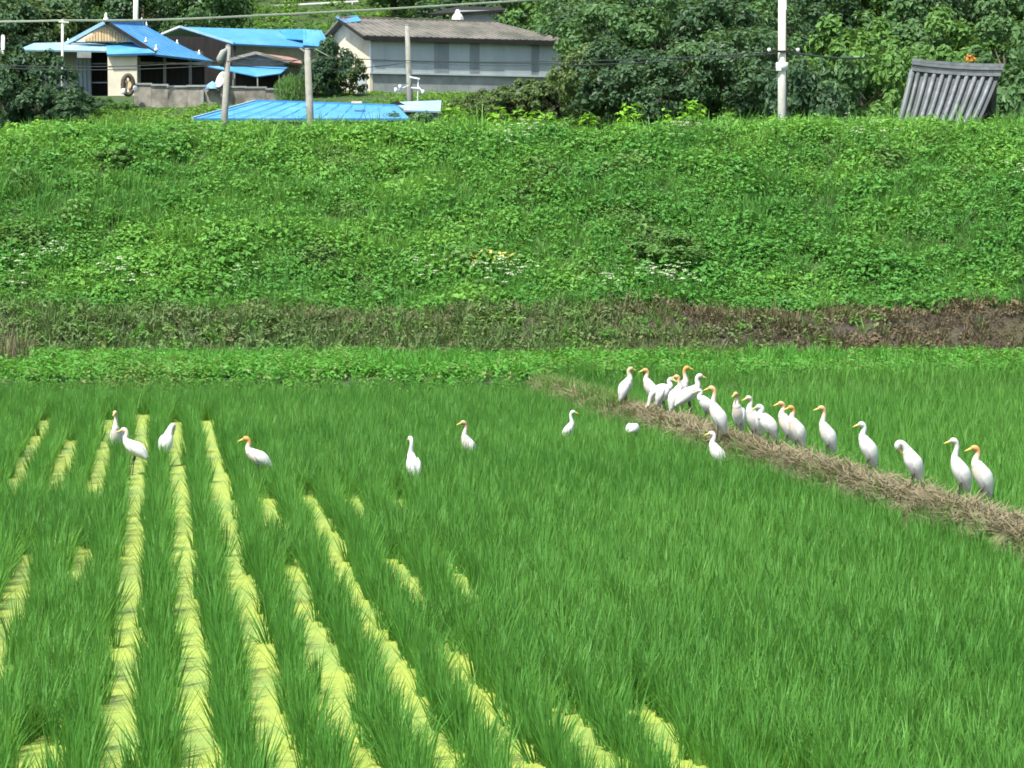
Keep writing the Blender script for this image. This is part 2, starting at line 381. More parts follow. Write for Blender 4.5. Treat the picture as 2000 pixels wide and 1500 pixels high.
for row in range(-70, 70):
    off = (row + .5 + PH) * SPC
    t_ = 4.0
    while t_ < 42:
        t_ += rnd.uniform(.09, .20)
        p = RN * off + RD * t_
        x, y = p.x, p.y
        if not (9 < y < 37.9 and -10.5 < x < dike_x(y) - .30): continue
        lane = row + 1
        cl, cr = lane_closed(row, y), lane_closed(row + 1, y)
        for k in range(2):
            s = rnd.uniform(.82, 1.12) * (1 + .13 * nz(x, y, .5, 6))
            sd_ = rnd.gauss(0, .035) if (cl and cr) else rnd.gauss(0, .05 if y < 22 else .04)
            put(x + RN.x * sd_, y + rnd.gauss(0, .05), max(0, gh(x, y) - .08) if y > 37 else 0, s, rnd.randrange(9) if cl and cr else (rnd.randrange(9) if nz(x, y, .9, 77) + rnd.gauss(0, .2) > .28 and not (row <= 0 and y > 24) else (9 if row <= 0 and y > 24 else 6) + rnd.randrange(3 if row <= 0 and y > 24 else 6)), .25 + .5 * nz(x, y, .35, 3) + rnd.gauss(0, .12))
        if cr:
            for k in range(2 if cr else 1):
                o2 = (row + 1 + PH) * SPC + rnd.gauss((.07, -.07)[k], .05); q = RN * o2 + RD * (t_ + rnd.gauss(0, .05))
                if q.x < dike_x(q.y) - .3: put(q.x, q.y, 0, rnd.uniform(.85, 1.12), rnd.randrange(9), .25 + .5 * nz(x, y, .35, 3) + rnd.gauss(0, .12))
tag(scatter('rice_plants', RICE, pts, rots, scl, idx, tint, 'green rice growing in rows with yellow green duckweed lanes between', 'rice'))
pts, rots, scl, idx, tint = [], [], [], [], []
y = 9.0
while y < 41.5:
    x = dike_x(y) + .20 + .06 * nz(y, 0, 1.2, 5)
    while x < 11:
        yy = y + rnd.gauss(0, .05); xx = x + rnd.gauss(0, .05)
        if yy < 38.9 + .06 * max(0, xx): put(xx, yy, max(0, gh(xx, yy) - .08), rnd.uniform(.88, 1.18), rnd.randrange(9), .45 + .4 * nz(xx, yy, .35, 3) + rnd.gauss(0, .12))
        x += rnd.uniform(.15, .23)
    y += .17
RICE2 = [q.copy() for q in RICE]
scatter('rice_beyond_dike', RICE2, pts, rots, scl, idx, tint, 'even bright green rice filling the paddy beyond the dry dike', 'rice')

# ------------------------------------------------------------------ straw on the dike
pts, rots, scl, idx, tint = [], [], [], [], []
STRAW = [lying_clump(f'straw{i}', 'straw', 300 + i, 16, .08, .24, .008, .018, .10, .05) for i in range(4)]
STRAW += [blade_clump('strawg', 'straw', 310, 12, .10, .22, .008, .013, .04, .5, .2)]
for _ in range(4600):
    y = rnd.uniform(9, 38); o = rnd.gauss(0, .21)
    if o < -.36 or o > .19 + .06 * nz(y, 0, 1.5, 6): continue
    x = dike_x(y) + o; far = y > 33.2
    gr = (abs(o) > .24 or far) and rnd.random() < (.4 if not far else .72)
    put(x, y, dike_z(x, y) + .01, rnd.uniform(.7, 1.2), 4 if gr else rnd.randrange(4), (rnd.uniform(.5, 1) if gr else max(0, rnd.gauss(-.1, .15))), .25)
scatter('dry_straw', STRAW, pts, rots, scl, idx, tint, 'flattened pale straw covering the dike where the egrets stand', 'straw')

# ------------------------------------------------------------------ weeds of the field bank, the earth bank and the embankment
HERB = [herb_clump(f'h{i}', 'weed', 400 + i, 54, .25, .34, .05, .115) for i in range(4)]
TALL = [blade_clump(f'g{i}', 'grass', 420 + i, 20, .28, .60, .016, .034, .13, .6, .24) for i in range(4)]
DARKH = [herb_clump(f'hd{i}', 'tree_light', 440 + i, 46, .28, .40, .06, .13) for i in range(2)]
pts, rots, scl, idx, tint = [], [], [], [], []
for _ in range(26000):
    x = rnd.uniform(-21, 21); y = rnd.uniform(48.5, 62.5)
    if y < 49.25 + .7 * nz(x, 0, .5, 93) + .5 * nz(x, 0, 1.7, 94): continue
    hgt = (y - 49.4) / 9
    sp = .45 * nz(x, y, .32, 11) + .6 * nz(x, y, 1.3, 12)
    tall = sp + rnd.gauss(0, .35) > .16 - .22 * (.35 < hgt < .75)
    k = 4 + rnd.randrange(4) if tall else rnd.randrange(4)
    tn = .08 + .6 * nz(x, y, .16, 21) + .55 * nz(x, y, .6, 22) + .8 * max(0, hgt - .62) + rnd.gauss(0, .13)
    s = rnd.choice((rnd.uniform(.65, 1.1), rnd.uniform(.65, 1.1), rnd.uniform(.9, 1.45))) * (1 + .35 * nz(x, y, .5, 31) + .3 * nz(x, y, 1.5, 32))
    if nz(x, y, .9, 91) + .5 * nz(x, y, .25, 92) + rnd.gauss(0, .12) > .52: k = 8 + rnd.randrange(2); tall = False
    put(x, y, gh(x, y) - .03, s * (.8 if tall else 1), k, tn, .22)
for _ in range(420):   # taller tufts that break the line of the crest
    x = rnd.uniform(-20, 20); y = rnd.uniform(57.6, 61.5); put(x, y, gh(x, y) - .03, rnd.uniform(1.05, 1.6), rnd.choice((4, 5, 6, 7, 0, 2)), rnd.uniform(.1, .6), .2)
for _ in range(5200):   # far along the levee on both sides
    x = rnd.choice((-1, 1)) * rnd.uniform(21, 42); y = rnd.uniform(49.2, 62.5)
    put(x, y, gh(x, y) - .03, rnd.uniform(1, 1.7), rnd.randrange(8), .1 + .3 * nz(x, y, .2, 21), .2)
scatter('embankment_weeds', HERB + TALL + DARKH, pts, rots, scl, idx, tint, 'thick leafy weeds and tall grass covering the embankment slope', 'weeds')

BW = [herb_clump(f'b{i}', 'bank_weed', 500 + i, 30, .20, .24, .06, .12) for i in range(3)] + [blade_clump(f'bg{i}', 'bank_weed', 510 + i, 16, .18, .38, .015, .028, .09, .7, .25) for i in range(4)]
pts, rots, scl, idx, tint = [], [], [], [], []
for _ in range(8200):
    x = rnd.uniform(-15, 15); y = rnd.uniform(36.9, 45.2)
    if y < 38.6 + .06 * max(0, x) and x > dike_x(y) + .3: continue
    if y > 44.2 and rnd.random() < .5: continue
    leafy = nz(x, y, .35, 41) + rnd.gauss(0, .25) > .05 - .35 * (y < 40)
    tn = .25 * (1 if y < 38.3 else 0) + .5 * nz(x, y, .45, 43) + rnd.gauss(0, .08) - .12
    s = rnd.uniform(.75, 1.2) * (.62 if y < 38.2 else .85)
    put(x, y, gh(x, y) - .02, s, rnd.randrange(3) if leafy else 3 + rnd.randrange(4), tn, .2)
for _ in range(2300):   # green tufts that stayed alive on the earth bank
    x = rnd.uniform(-17, 17); y = rnd.uniform(46.4, 49.6)
    g = .30 - .055 * x + .9 * nz(x, y, .35, 51) + .5 * nz(x, y, 1.2, 52) + (.5 if abs(x - .2) < 1.3 else 0) + (.4 if 5.5 < x < 7 else 0)
    if rnd.random() > g * .85: continue
    put(x, y, gh(x, y) - .02, rnd.uniform(.45, 1.15), rnd.randrange(7), .35 + .5 * nz(x, y, .6, 55) + rnd.gauss(0, .15), .3)
scatter('bank_weeds', BW, pts, rots, scl, idx, tint, 'low green weeds and grass along the far edge of the paddies', 'weeds')

DEAD = [blade_clump(f'd{i}', 'dead', 530 + i, 15, .14, .36, .014, .026, .10, .9, .35) for i in range(4)] + [herb_clump(f'dh{i}', 'dead', 540 + i, 24, .16, .18, .05, .10) for i in range(2)]
pts, rots, scl, idx, tint = [], [], [], [], []
for _ in range(7200):
    x = rnd.uniform(-17, 17); y = rnd.uniform(46.3, 49.7)
    g = .42 - .075 * x + .75 * nz(x, y, .35, 51) + .35 * nz(x, y, 1.2, 52)
    if abs(x - .2) < 1.3: g += .5
    if rnd.random() > .94 + .2 * max(0, min(1, g)): continue
    tn = max(0, min(1, g + rnd.gauss(0, .25)))
    put(x, y, gh(x, y) - .02, rnd.uniform(.45, 1.2) * (1 + .25 * tn + .5 * nz(x, y, .8, 53)), rnd.randrange(6), tn, .35)
scatter('dried_bank_grass', DEAD, pts, rots, scl, idx, tint, 'browned grass and dry stems on the bare earth bank', 'grass')

GH = [herb_clump(f'gh{i}', 'ground_herb', 560 + i, 44, .55, .55, .14, .30) for i in range(4)]
pts, rots, scl, idx, tint = [], [], [], [], []
for _ in range(9000):
    y = 62 + 112 * rnd.random() ** 1.1; x = rnd.uniform(-1, 1) * (14 + y * .24)
    if 138.2 < y < 165 and -26 < x < 4 : continue
    put(x, y, gh(x, y) - .05, rnd.uniform(.6, 1.3) * (.6 if 112 < y < 165 and x < 3 else 1.3 if y > 90 else 1), rnd.randrange(4), .3 + .8 * nz(x, y, .09, 61) + rnd.gauss(0, .1), .15)
for _ in range(2600):
    y = rnd.uniform(112, 138); x = rnd.uniform(-30, 3)
    if _ % 3 == 0: y = rnd.uniform(138, 152); x = rnd.uniform(-12.5, 6); put(x, y, gh(x, y) - .08, rnd.uniform(.35, .62), rnd.randrange(4), .3 + .8 * nz(x, y, .09, 61), .15); continue
    put(x, y, gh(x, y) - .05, rnd.uniform(.4, .8), rnd.randrange(4), .3 + .8 * nz(x, y, .09, 61) + rnd.gauss(0, .1), .15)
for _ in range(900):   # shrubby slope under the road
    y = rnd.uniform(172, 196); x = rnd.uniform(-22, -6)
    put(x, y, gh(x, y) - .05, rnd.uniform(.5, 1.5) * (1 if y < 190 else .5), rnd.randrange(4), .1 + 1.1 * nz(x, y, .2, 62), .15)
for _ in range(7000):
    y = rnd.uniform(172, 250); x = rnd.uniform(-1, 1) * (14 + y * .26)
    road = -21 < x < -9 and 184 < y < 199
    put(x, y, gh(x, y) - .05, rnd.uniform(1.2, 2.6) * (.55 if road else 1), rnd.randrange(4), .2 + .8 * nz(x, y, .07, 61) + rnd.gauss(0, .1), .15)
scatter('ground_cover', GH, pts, rots, scl, idx, tint, 'rank green undergrowth around the village and up the hillside', 'undergrowth')

# ------------------------------------------------------------------ trees and bushes
def crown_mesh(nm, mat, seed, nclump, per, rx, rz, ln0, ln1, flatten=.45, cz=0.):
    """leaf clumps spread unevenly through an ellipsoid round (0,0,cz); gaps between the clumps"""
    r = random.Random(seed); v, f = [], []
    for _ in range(nclump):
        q = rv(r); q = q.normalized() * (r.uniform(.30, 1.0) ** .6)
        c = Vector((q.x * rx, q.y * rx, cz + q.z * rz)); cr = r.uniform(.20, .36) * min(rx, rz)
        for _ in range(per):
            o = rv(r); o = o.normalized() * (r.random() ** .4); p = c + Vector((o.x * cr, o.y * cr, o.z * cr * .75))
            ln = r.uniform(ln0, ln1)
            leaf_quad(v, f, p, o + q * .5 + Vector((0, 0, flatten)) + rv(r) * .6, rv(r), ln, ln * r.uniform(.5, .75))
    me = mesh_obj(nm, v, f, mat, link=False).data
    return me
def trunk_mesh(nm, seed, h, r0, rx):
    r = random.Random(seed); m = MB()
    m.tube([(0, 0, -.3), (r.gauss(0, .05), r.gauss(0, .05), h * .3), (r.gauss(0, .12), r.gauss(0, .12), h * .7)], [r0, r0 * .75, r0 * .4], 8)
    for _ in range(5):
        a = r.uniform(0, 6.28); z0 = h * r.uniform(.25, .55); e = rx * r.uniform(.4, .75)
        m.tube([(0, 0, z0), (math.cos(a) * e * .5, math.sin(a) * e * .5, z0 + h * .14), (math.cos(a) * e, math.sin(a) * e, z0 + h * .34)], [r0 * .45, r0 * .3, r0 * .12], 6)
    return m.build(nm, 'bark', link=False).data
# unit trees: height about 1 x H, given in metres for a 5 m tree / 2.4 m bush
TREE, BUSH = {}, {}
for mk in ('dark', 'mid', 'light', 'olive'):
    TREE[mk] = [(crown_mesh(f'crown_{mk}', 'tree_' + mk, 700 + i * 7 + len(mk), 58, 62, 2.1, 2.15, .16, .36, cz=2.9), trunk_mesh('trunk', 720 + i, 4.6, .16, 2.0)) for i in range(3)]
    BUSH[mk] = [(crown_mesh(f'bush_{mk}', 'tree_' + mk, 800 + i * 5 + len(mk), 44, 60, 1.35, 1.1, .12, .26, cz=1.05), trunk_mesh('stem', 820 + i, 1.7, .07, 1.2)) for i in range(2)]
def plant(name, kinds, mk, x, y, s, label, cat, group, sz=1., z=None, part='trunk'):
    cr, tr = rnd.choice(kinds[mk])
    root = empty(name, (x, y, gh(x, y) if z is None else z)); root.rotation_euler = (0, 0, rnd.uniform(0, 6.28)); root.scale = (s, s, s * sz)
    for nm, me in (('crown', cr), (part, tr)):
        o = bpy.data.objects.new(nm, me); C.objects.link(o); o.parent = root
    return tag(root, label, cat, group)
def tree_px(px, D, s, mk, label, group, sz=1., bush=False):
    x = at(px, 300, D).x
    return plant('bush' if bush else 'tree', BUSH if bush else TREE, mk, x, D, s, label, 'bush' if bush else 'tree', group, sz, part='stem' if bush else 'trunk')
# wooded hillside
HL = {'dark': 'dark green tree on the wooded hillside', 'mid': 'mid green tree on the wooded hillside', 'light': 'pale green tree on the wooded hillside', 'olive': 'olive green tree on the wooded hillside'}
for D in (177, 183, 190, 198, 207, 217):
    n = int(24 + (D - 177) * .1)
    for i in range(n):
        x = (-1 + 2 * (i + .5 + rnd.uniform(-.35, .35)) / n) * (.225 * D + 8); y = D + rnd.uniform(-2.5, 2.5)
        if x < -4 and y < 181 and rnd.random() < .55: continue
        if -20.5 < x < -10.5 and (183 < y < 196 or (y < 183 and rnd.random() < .35)): continue   # grassy slope below the road
        if -6.8 < x < .6 and y < 181: continue
        u = nz(x, y, .045, 71) + rnd.gauss(0, .16) + (.12 if x > 12 else 0)
        mk = 'dark' if u < -.12 else 'mid' if u < .10 else 'light' if u < .30 else 'olive'
        if x < -16 and mk == 'light': mk = 'dark'
        plant('tree', TREE, mk, x, y, rnd.uniform(.95, 1.5) * (.6 if -20.5 < x < -10.5 and y < 183 else 1), HL[mk], 'tree', mk + ' trees on the hillside', rnd.uniform(.85, 1.2))
# thicket right of the grey barn
TKL = {'dark': 'dark green leafy tree in the thicket between the grey barn and tall white pole', 'mid': 'lighter green tree among the dark ones between barn and tall white pole', 'olive': 'olive green tree at the barn end of the thicket'}
for px, D, s, mk in ((1158, 146, 1.1, 'dark'), (1185, 138, 1.2, 'mid'), (1225, 142, 1.3, 'dark'), (1290, 138, 1.2, 'mid'), (1350, 142, 1.25, 'mid'), (1410, 137, 1.3, 'dark'), (1475, 140, 1.2, 'mid'), (1540, 143, 1.3, 'dark'),
                     (1148, 122, .85, 'olive'), (1205, 120, 1.0, 'dark'), (1290, 118, 1.0, 'dark'), (1375, 120, 1.0, 'mid'), (1455, 118, 1.05, 'dark'), (1505, 124, .9, 'mid')):
    tree_px(px, D, s, mk, TKL[mk], mk + ' trees of the thicket', rnd.uniform(.9, 1.1))
for px, D, s, mk in ((1130, 163, 1.4, 'mid'), (1165, 166, 1.6, 'dark'), (1235, 158, 1.5, 'mid'), (1330, 160, 1.6, 'dark'), (1420, 158, 1.5, 'light'), (1510, 160, 1.6, 'mid'), (1600, 158, 1.5, 'dark'), (1690, 160, 1.55, 'light'),
                     (1770, 157, 1.5, 'mid'), (1860, 160, 1.6, 'dark'), (1950, 158, 1.5, 'mid'), (2030, 160, 1.6, 'light')):
    tree_px(px, D, s, mk, {'mid': 'tall mid green', 'dark': 'tall dark green', 'light': 'tall pale green'}[mk] + (' tree at the hill foot behind the thicket' if px < 1560 else ' tree at the hill foot above the tiled roof side'), mk + (' trees behind the thicket' if px < 1560 else ' trees above the tiled roof'))
# bright mounds right of the pole, round the tiled roof
for px, D, s, mk, sz in ((1575, 98, .95, 'mid', 1.25), (1620, 96, 1.05, 'mid', 1.2), (1672, 104, 1.15, 'light', 1.1), (1715, 98, 1.0, 'light', 1.0), (1560, 110, 1.4, 'dark', 1.5), (1610, 112, 1.5, 'mid', 1.5),
                         (1690, 118, 1.6, 'light', 1.4), (1760, 122, 1.6, 'light', 1.3), (1830, 120, 1.5, 'light', 1.3), (1905, 118, 1.5, 'mid', 1.3), (1980, 112, 1.6, 'mid', 1.4), (1740, 112, 1.3, 'light', 1.0), (1660, 135, 2.0, 'light', 1.2), (1760, 138, 2.0, 'mid', 1.2), (1860, 136, 2.0, 'light', 1.2), (1960, 134, 2.0, 'mid', 1.3)):
    w_ = {'dark': 'dark green', 'mid': 'mid green', 'light': 'pale green'}[mk]; tree_px(px, D, s, mk, w_ + (' leafy bush in the tangle between tall white pole and tiled roof' if px < 1750 else ' leafy bush growing up behind the grey tiled roof'), w_ + (' bushes by the tall pole' if px < 1750 else ' bushes behind the tiled roof'), sz, True)
for px, D, s in ((806, 110, 1.05), (846, 110, .95), (872, 110, 1.1)):
    tree_px(px, D, s, 'mid', 'small leafy bush hiding the wall of the pale lean-to', 'bushes before the lean-to', 1.1, True)
tree_px(1985, 84, .95, 'mid', 'dense bush growing against the end of the grey tiled roof', 'bush at the tiled roof', 1.25, True)
tree_px(2040, 86, 1.0, 'mid', 'dense bush growing against the end of the grey tiled roof', 'bush at the tiled roof', 1.25, True)
for px, D, s in ((222, 137, .42), (248, 137.5, .4), (205, 136, .5)):
    tree_px(px, D, s, 'light', 'low bright bush at the foot of the cream house wall', 'low bushes before the cream wall', .9, True)
# dark bushes in front of the blue roofed house
for px, D, s, sz in ((-20, 132, 1.4, 1.25), (35, 130, 1.4, 1.2), (92, 131, 1.3, 1.2), (132, 130, 1.0, .9), (165, 131, .85, .72), (10, 124, 1.2, 1.1), (70, 124, 1.1, 1.0), (125, 124, .9, .8)):
    tree_px(px, D, s, 'dark', 'dark evergreen bush in front of the house with the wooden gable', 'dark bushes before the house', sz, True)
for px, D, s, mk in ((20, 164, 1.3, 'dark'), (70, 166, 1.35, 'olive'), (120, 168, 1.4, 'dark'), (-30, 166, 1.4, 'dark'), (165, 170, 1.2, 'mid')):
    tree_px(px, D, s, mk, {'dark': 'dark green', 'olive': 'olive green', 'mid': 'mid green'}[mk] + ' tree standing behind the house with the wooden gable', mk + ' trees behind the house')
# shrubs by the barn
for px, D, s, sz in ((890, 128, .8, .75), (935, 130, .85, .85), (985, 128, .9, .95), (1035, 129, 1.0, 1.0), (1078, 128, 1.05, 1.05), (960, 120, .7, .75), (1040, 119, .75, .8)):
    tree_px(px, D, s, 'olive', 'olive green shrub growing in front of the grey barn wall', 'shrubs before the barn', sz, True)
for px, D, s, mk, sz in ((645, 146, 1.05, 'dark', 1.4), (618, 145, .85, 'dark', 1.3), (682, 146, .85, 'olive', 1.1)):
    tree_px(px, D, s, mk, 'dark shrub beside the cream gable wall of the barn', 'shrubs by the barn gable', sz, True)
def willowy():
    p = at(570, 195, 134); root = empty('shrub', (p.x, 134, gh(p.x, 134))); r = random.Random(5)
    m = MB()
    for _ in range(30):
        a = r.uniform(0, 6.28); e = r.uniform(.2, .9); m.tube([(0, 0, 0), (math.cos(a) * e * .6, math.sin(a) * e * .6, 1.1), (math.cos(a) * e, math.sin(a) * e, r.uniform(1.6, 2.2))], [.025, .018, .006], 5)
    o = m.build('stem', 'bark', link=False); C.objects.link(o); o.parent = root
    v, f = [], []
    for _ in range(2200):
        a = r.uniform(0, 6.28); e = .95 * math.sqrt(r.random()); z = r.uniform(.2, 2.35) * (1 - .25 * e)
        leaf_quad(v, f, Vector((math.cos(a) * e, math.sin(a) * e, z)), Vector((math.cos(a), math.sin(a), .1)) + rv(r) * .5, Vector((0, 0, 1)) + rv(r) * .25, r.uniform(.16, .34), .05)
    o = mesh_obj('crown', v, f, 'tree_light', link=False); C.objects.link(o); o.parent = root
    tag(root, 'pale feathery upright shrub behind the low blue roof', 'shrub')
willowy()

# lush plants along the crest
def lush(px, D, h, rad, label, group, seed):
    x = at(px, 230, D).x; root = empty('broadleaf_plant', (x, D, gh(x, D))); r = random.Random(seed)
    m = MB()
    for _ in range(6):
        a = r.uniform(0, 6.28); m.tube([(0, 0, -.05), (math.cos(a) * rad * .3, math.sin(a) * rad * .3, h * .5), (math.cos(a) * rad * .6, math.sin(a) * rad * .6, h * .85)], [.018, .014, .006], 5)
    o = m.build('stem', 'lush', link=False); C.objects.link(o); o.parent = root
    v, f = [], []
    for _ in range(int(95 * rad / .4)):
        q = rv(r); c = Vector((q.x * rad, q.y * rad, h * .62 + q.z * h * .42))
        leaf_quad(v, f, c, Vector((q.x * .7, q.y * .7, .9)) + rv(r) * .5, rv(r), r.uniform(.13, .24), r.uniform(.09, .15))
    o = mesh_obj('crown', v, f, 'lush', link=False); C.objects.link(o); o.parent = root
    tag(root, label, 'plant', group)
for i, (px, D, h, rad) in enumerate(((880, 62, .75, .34), (905, 62.5, .85, .32), (975, 62, .75, .36), (1010, 62, .68, .34), (1045, 62.3, .75, .36), (1072, 62.6, .80, .30), (1150, 62, .62, .22), (1232, 62.3, .98, .40), (1300, 62, .68, .2), (1345, 62, .80, .34), (1362, 62.4, .98, .26))):
    lush(px, D, h + .3, rad, 'bright yellow green broadleaf plant on the embankment crest', 'bright plants on the crest', 900 + i)
for i, (px, D, h, rad) in enumerate(((262, 64, .95, .42), (240, 64, .7, .3), (20, 62, .6, .25), (75, 62, .62, .22), (170, 62.5, .7, .3))):
    lush(px, D, h, rad, 'leafy green plant on the embankment crest before the dark bushes and house', 'plants on the crest before the house', 950 + i)

# white wildflowers
def wildflowers(px, py, wd, n, label, seed):
    # find where the sight line meets the slope
    Y = 49.5
    while Y < 62 and at(px, py, Y).z > gh(at(px, py, Y).x, Y) + .42: Y += .05
    p = at(px, py, Y); root = empty('wildflower_clump', (p.x, Y, gh(p.x, Y))); r = random.Random(seed)
    m = MB(); v, f = [], []
    for _ in range(n):
        ox, oy = max(-1.3 * wd, min(1.3 * wd, r.gauss(0, wd * .55))), r.gauss(0, .28); h = r.uniform(.48, .80); b = gh(p.x + ox, Y + oy) - root.location.z
        m.tube([(ox, oy, b - .03), (ox + r.gauss(0, .03), oy + r.gauss(0, .03), b + h)], [.008, .005], 4)
        flower_umbel(v, f, r, Vector((ox, oy, b + h)), r.uniform(.05, .10))
    for nm, o in (('stem', m.build('stem', 'weed', link=False)), ('blossom', mesh_obj('blossom', v, f, 'petal', link=False))):
        C.objects.link(o); o.parent = root
    tag(root, label, 'wildflower', 'white wildflower patches on the embankment')
for i, a in enumerate(((25, 545, .35, 12, 'small white wildflower patch low on the slope above the olive bank grass'), (85, 515, .4, 14, 'ragged white wildflower patch low on the slope below the dark bushes'),
                       (240, 538, .5, 22, 'white wildflower patch low on the slope below the house with wooden gable'), (480, 556, .4, 8, 'sparse white wildflowers low on the slope below the short leaning pole'),
                       (850, 545, .3, 9, 'small white wildflower patch beside a denser one low on the slope'), (988, 545, .5, 30, 'dense round white wildflower patch just under the yellowed leaves'),
                       (1290, 550, .65, 48, 'largest white wildflower patch beside the dark clump on the slope'), (1165, 570, .4, 8, 'few white wildflowers at the foot of the slope left of the largest patch'),
                       (1020, 268, .45, 22, 'pale wildflower patch high on the slope below the bright crest plants'), (1330, 262, .4, 14, 'pale wildflower patch near the crest left of the tall white pole'),
                       (1690, 278, .5, 16, 'pale wildflower patch near the crest below the tiled roof'), (1990, 350, .3, 10, 'white wildflower patch on the upper slope below the tiled roof end'))):
    wildflowers(*a, seed=1000 + i)
def yellow_patch():
    px, py = 955, 507; Y = 49.5
    while at(px, py, Y).z > gh(at(px, py, Y).x, Y) + .3: Y += .05
    p = at(px, py, Y); root = empty('yellowed_plant', (p.x, Y, gh(p.x, Y))); r = random.Random(3); v, f = [], []
    for _ in range(70):
        q = rv(r); leaf_quad(v, f, Vector((q.x * .6, q.y * .3, .28 + abs(q.z) * .14 + q.y * .12)), Vector((0, -.3, 1)) + rv(r) * .5, rv(r), .12, .07)
    o = mesh_obj('leaf', v, f, leaf_mat('yellowed_leaf', (.30, .34, .06), (.55, .50, .14), trans=.3), link=False); C.objects.link(o); o.parent = root; o['kind'] = 'stuff'
    m = MB()
    for _ in range(9): x, y = r.uniform(-.5, .5), r.uniform(-.2, .2); m.tube([(x, y, -.2), (x, y, .35)], .008, 4)
    o = m.build('stem', 'weed', link=False); C.objects.link(o); o.parent = root
    tag(root, 'patch of yellowed leaves low on the green embankment', 'plant')
yellow_patch()
def orange_flower():
    p = at(1895, 112, 104); root = empty('flowering_plant', (p.x, 104, p.z - 1.5)); r = random.Random(4); m = MB()
    for _ in range(4): m.tube([(r.gauss(0, .1), r.gauss(0, .1), -1.6), (r.gauss(0, .15), 0, 1.4)], .012, 4)
    o = m.build('stem', 'tree_mid', link=False); C.objects.link(o); o.parent = root; v, f = [], []
    for _ in range(40): q = rv(r); leaf_quad(v, f, Vector((q.x * .26, q.y * .2, 1.45 + q.z * .16)), rv(r), rv(r), .12, .08)
    o = mesh_obj('blossom', v, f, 'orange', link=False); C.objects.link(o); o.parent = root
    tag(root, 'orange blossom cluster showing above the tiled roof ridge', 'flower')
orange_flower()
def dry_clump():
    p = on(22, 745, .1); root = empty('dry_reed_clump', (p.x, p.y, gh(p.x, p.y))); r = random.Random(8)
    for nm, mat, n, l0, l1 in (('leaf', 'straw', 75, .4, .85), ('stem', 'dead', 70, .3, .8)):
        v, f = [], []
        for _ in range(n):
            a = r.uniform(0, 6.28); d = .34 * math.sqrt(r.random()); blade_pts(v, f, (d * math.cos(a), d * math.sin(a), -.03), r.uniform(0, 6.28), abs(r.gauss(0, .25)), r.uniform(l0, l1), .024, .14)
        o = mesh_obj(nm, v, f, mat, link=False); C.objects.link(o); o.parent = root; o['kind'] = 'stuff'
    tag(root, 'clump of dry brown reeds at the paddy corner', 'reeds')
dry_clump()
def dark_weeds(px, py, s, label):
    Y = 49.5
    while at(px, py, Y).z > gh(at(px, py, Y).x, Y) + .3: Y += .05
    p = at(px, py, Y); plant('dark_weed_clump', BUSH, 'light', p.x, Y, s, label, 'weeds', None, .62, part='stem')
dark_weeds(1310, 502, .62, 'dark green weed clump low on the slope above the largest wildflower patch')
dark_weeds(235, 305, .38, 'small dark weed clump high on the slope below the house with wooden gable')

# ------------------------------------------------------------------ village buildings
X_, Y_, Z_ = Vector((1, 0, 0)), Vector((0, 1, 0)), Vector((0, 0, 1))
def wall_px(m, x0, y0, x1, y1, D0, D1=None, th=.2):
    """upright wall piece whose face shows between two pixel columns, standing at depth D0..D1"""
    D1 = D1 or D0; a, b = at(x0, y1, D0), at(x1, y1, D1); zt = at(x0, y0, D0).z; zb = min(a.z, b.z)
    d = Vector((b.x - a.x, b.y - a.y, 0)); L = d.length; d.normalize(); n = Vector((-d.y, d.x, 0))
    c = Vector(((a.x + b.x) / 2, (a.y + b.y) / 2, (zt + zb) / 2)) + n * th / 2
    return m.box(c, (L, th, zt - zb), (d, n, Z_))
def seams(root_part, a0, a1, b0, b1, n, mat, wd=.035, name='seam'):
    """raised standing seams from edge a0-a1 (top) to edge b0-b1 (bottom)"""
    for i in range(n):
        t = (i + .5) / n; p, q = a0.lerp(a1, t), b0.lerp(b1, t); nr = (a1 - a0).cross(b0 - a0).normalized()
        if nr.z < 0: nr = -nr
        MB().bar(p + nr * .004, q + nr * .004, wd, .022, nr).build(name, mat, root_part)

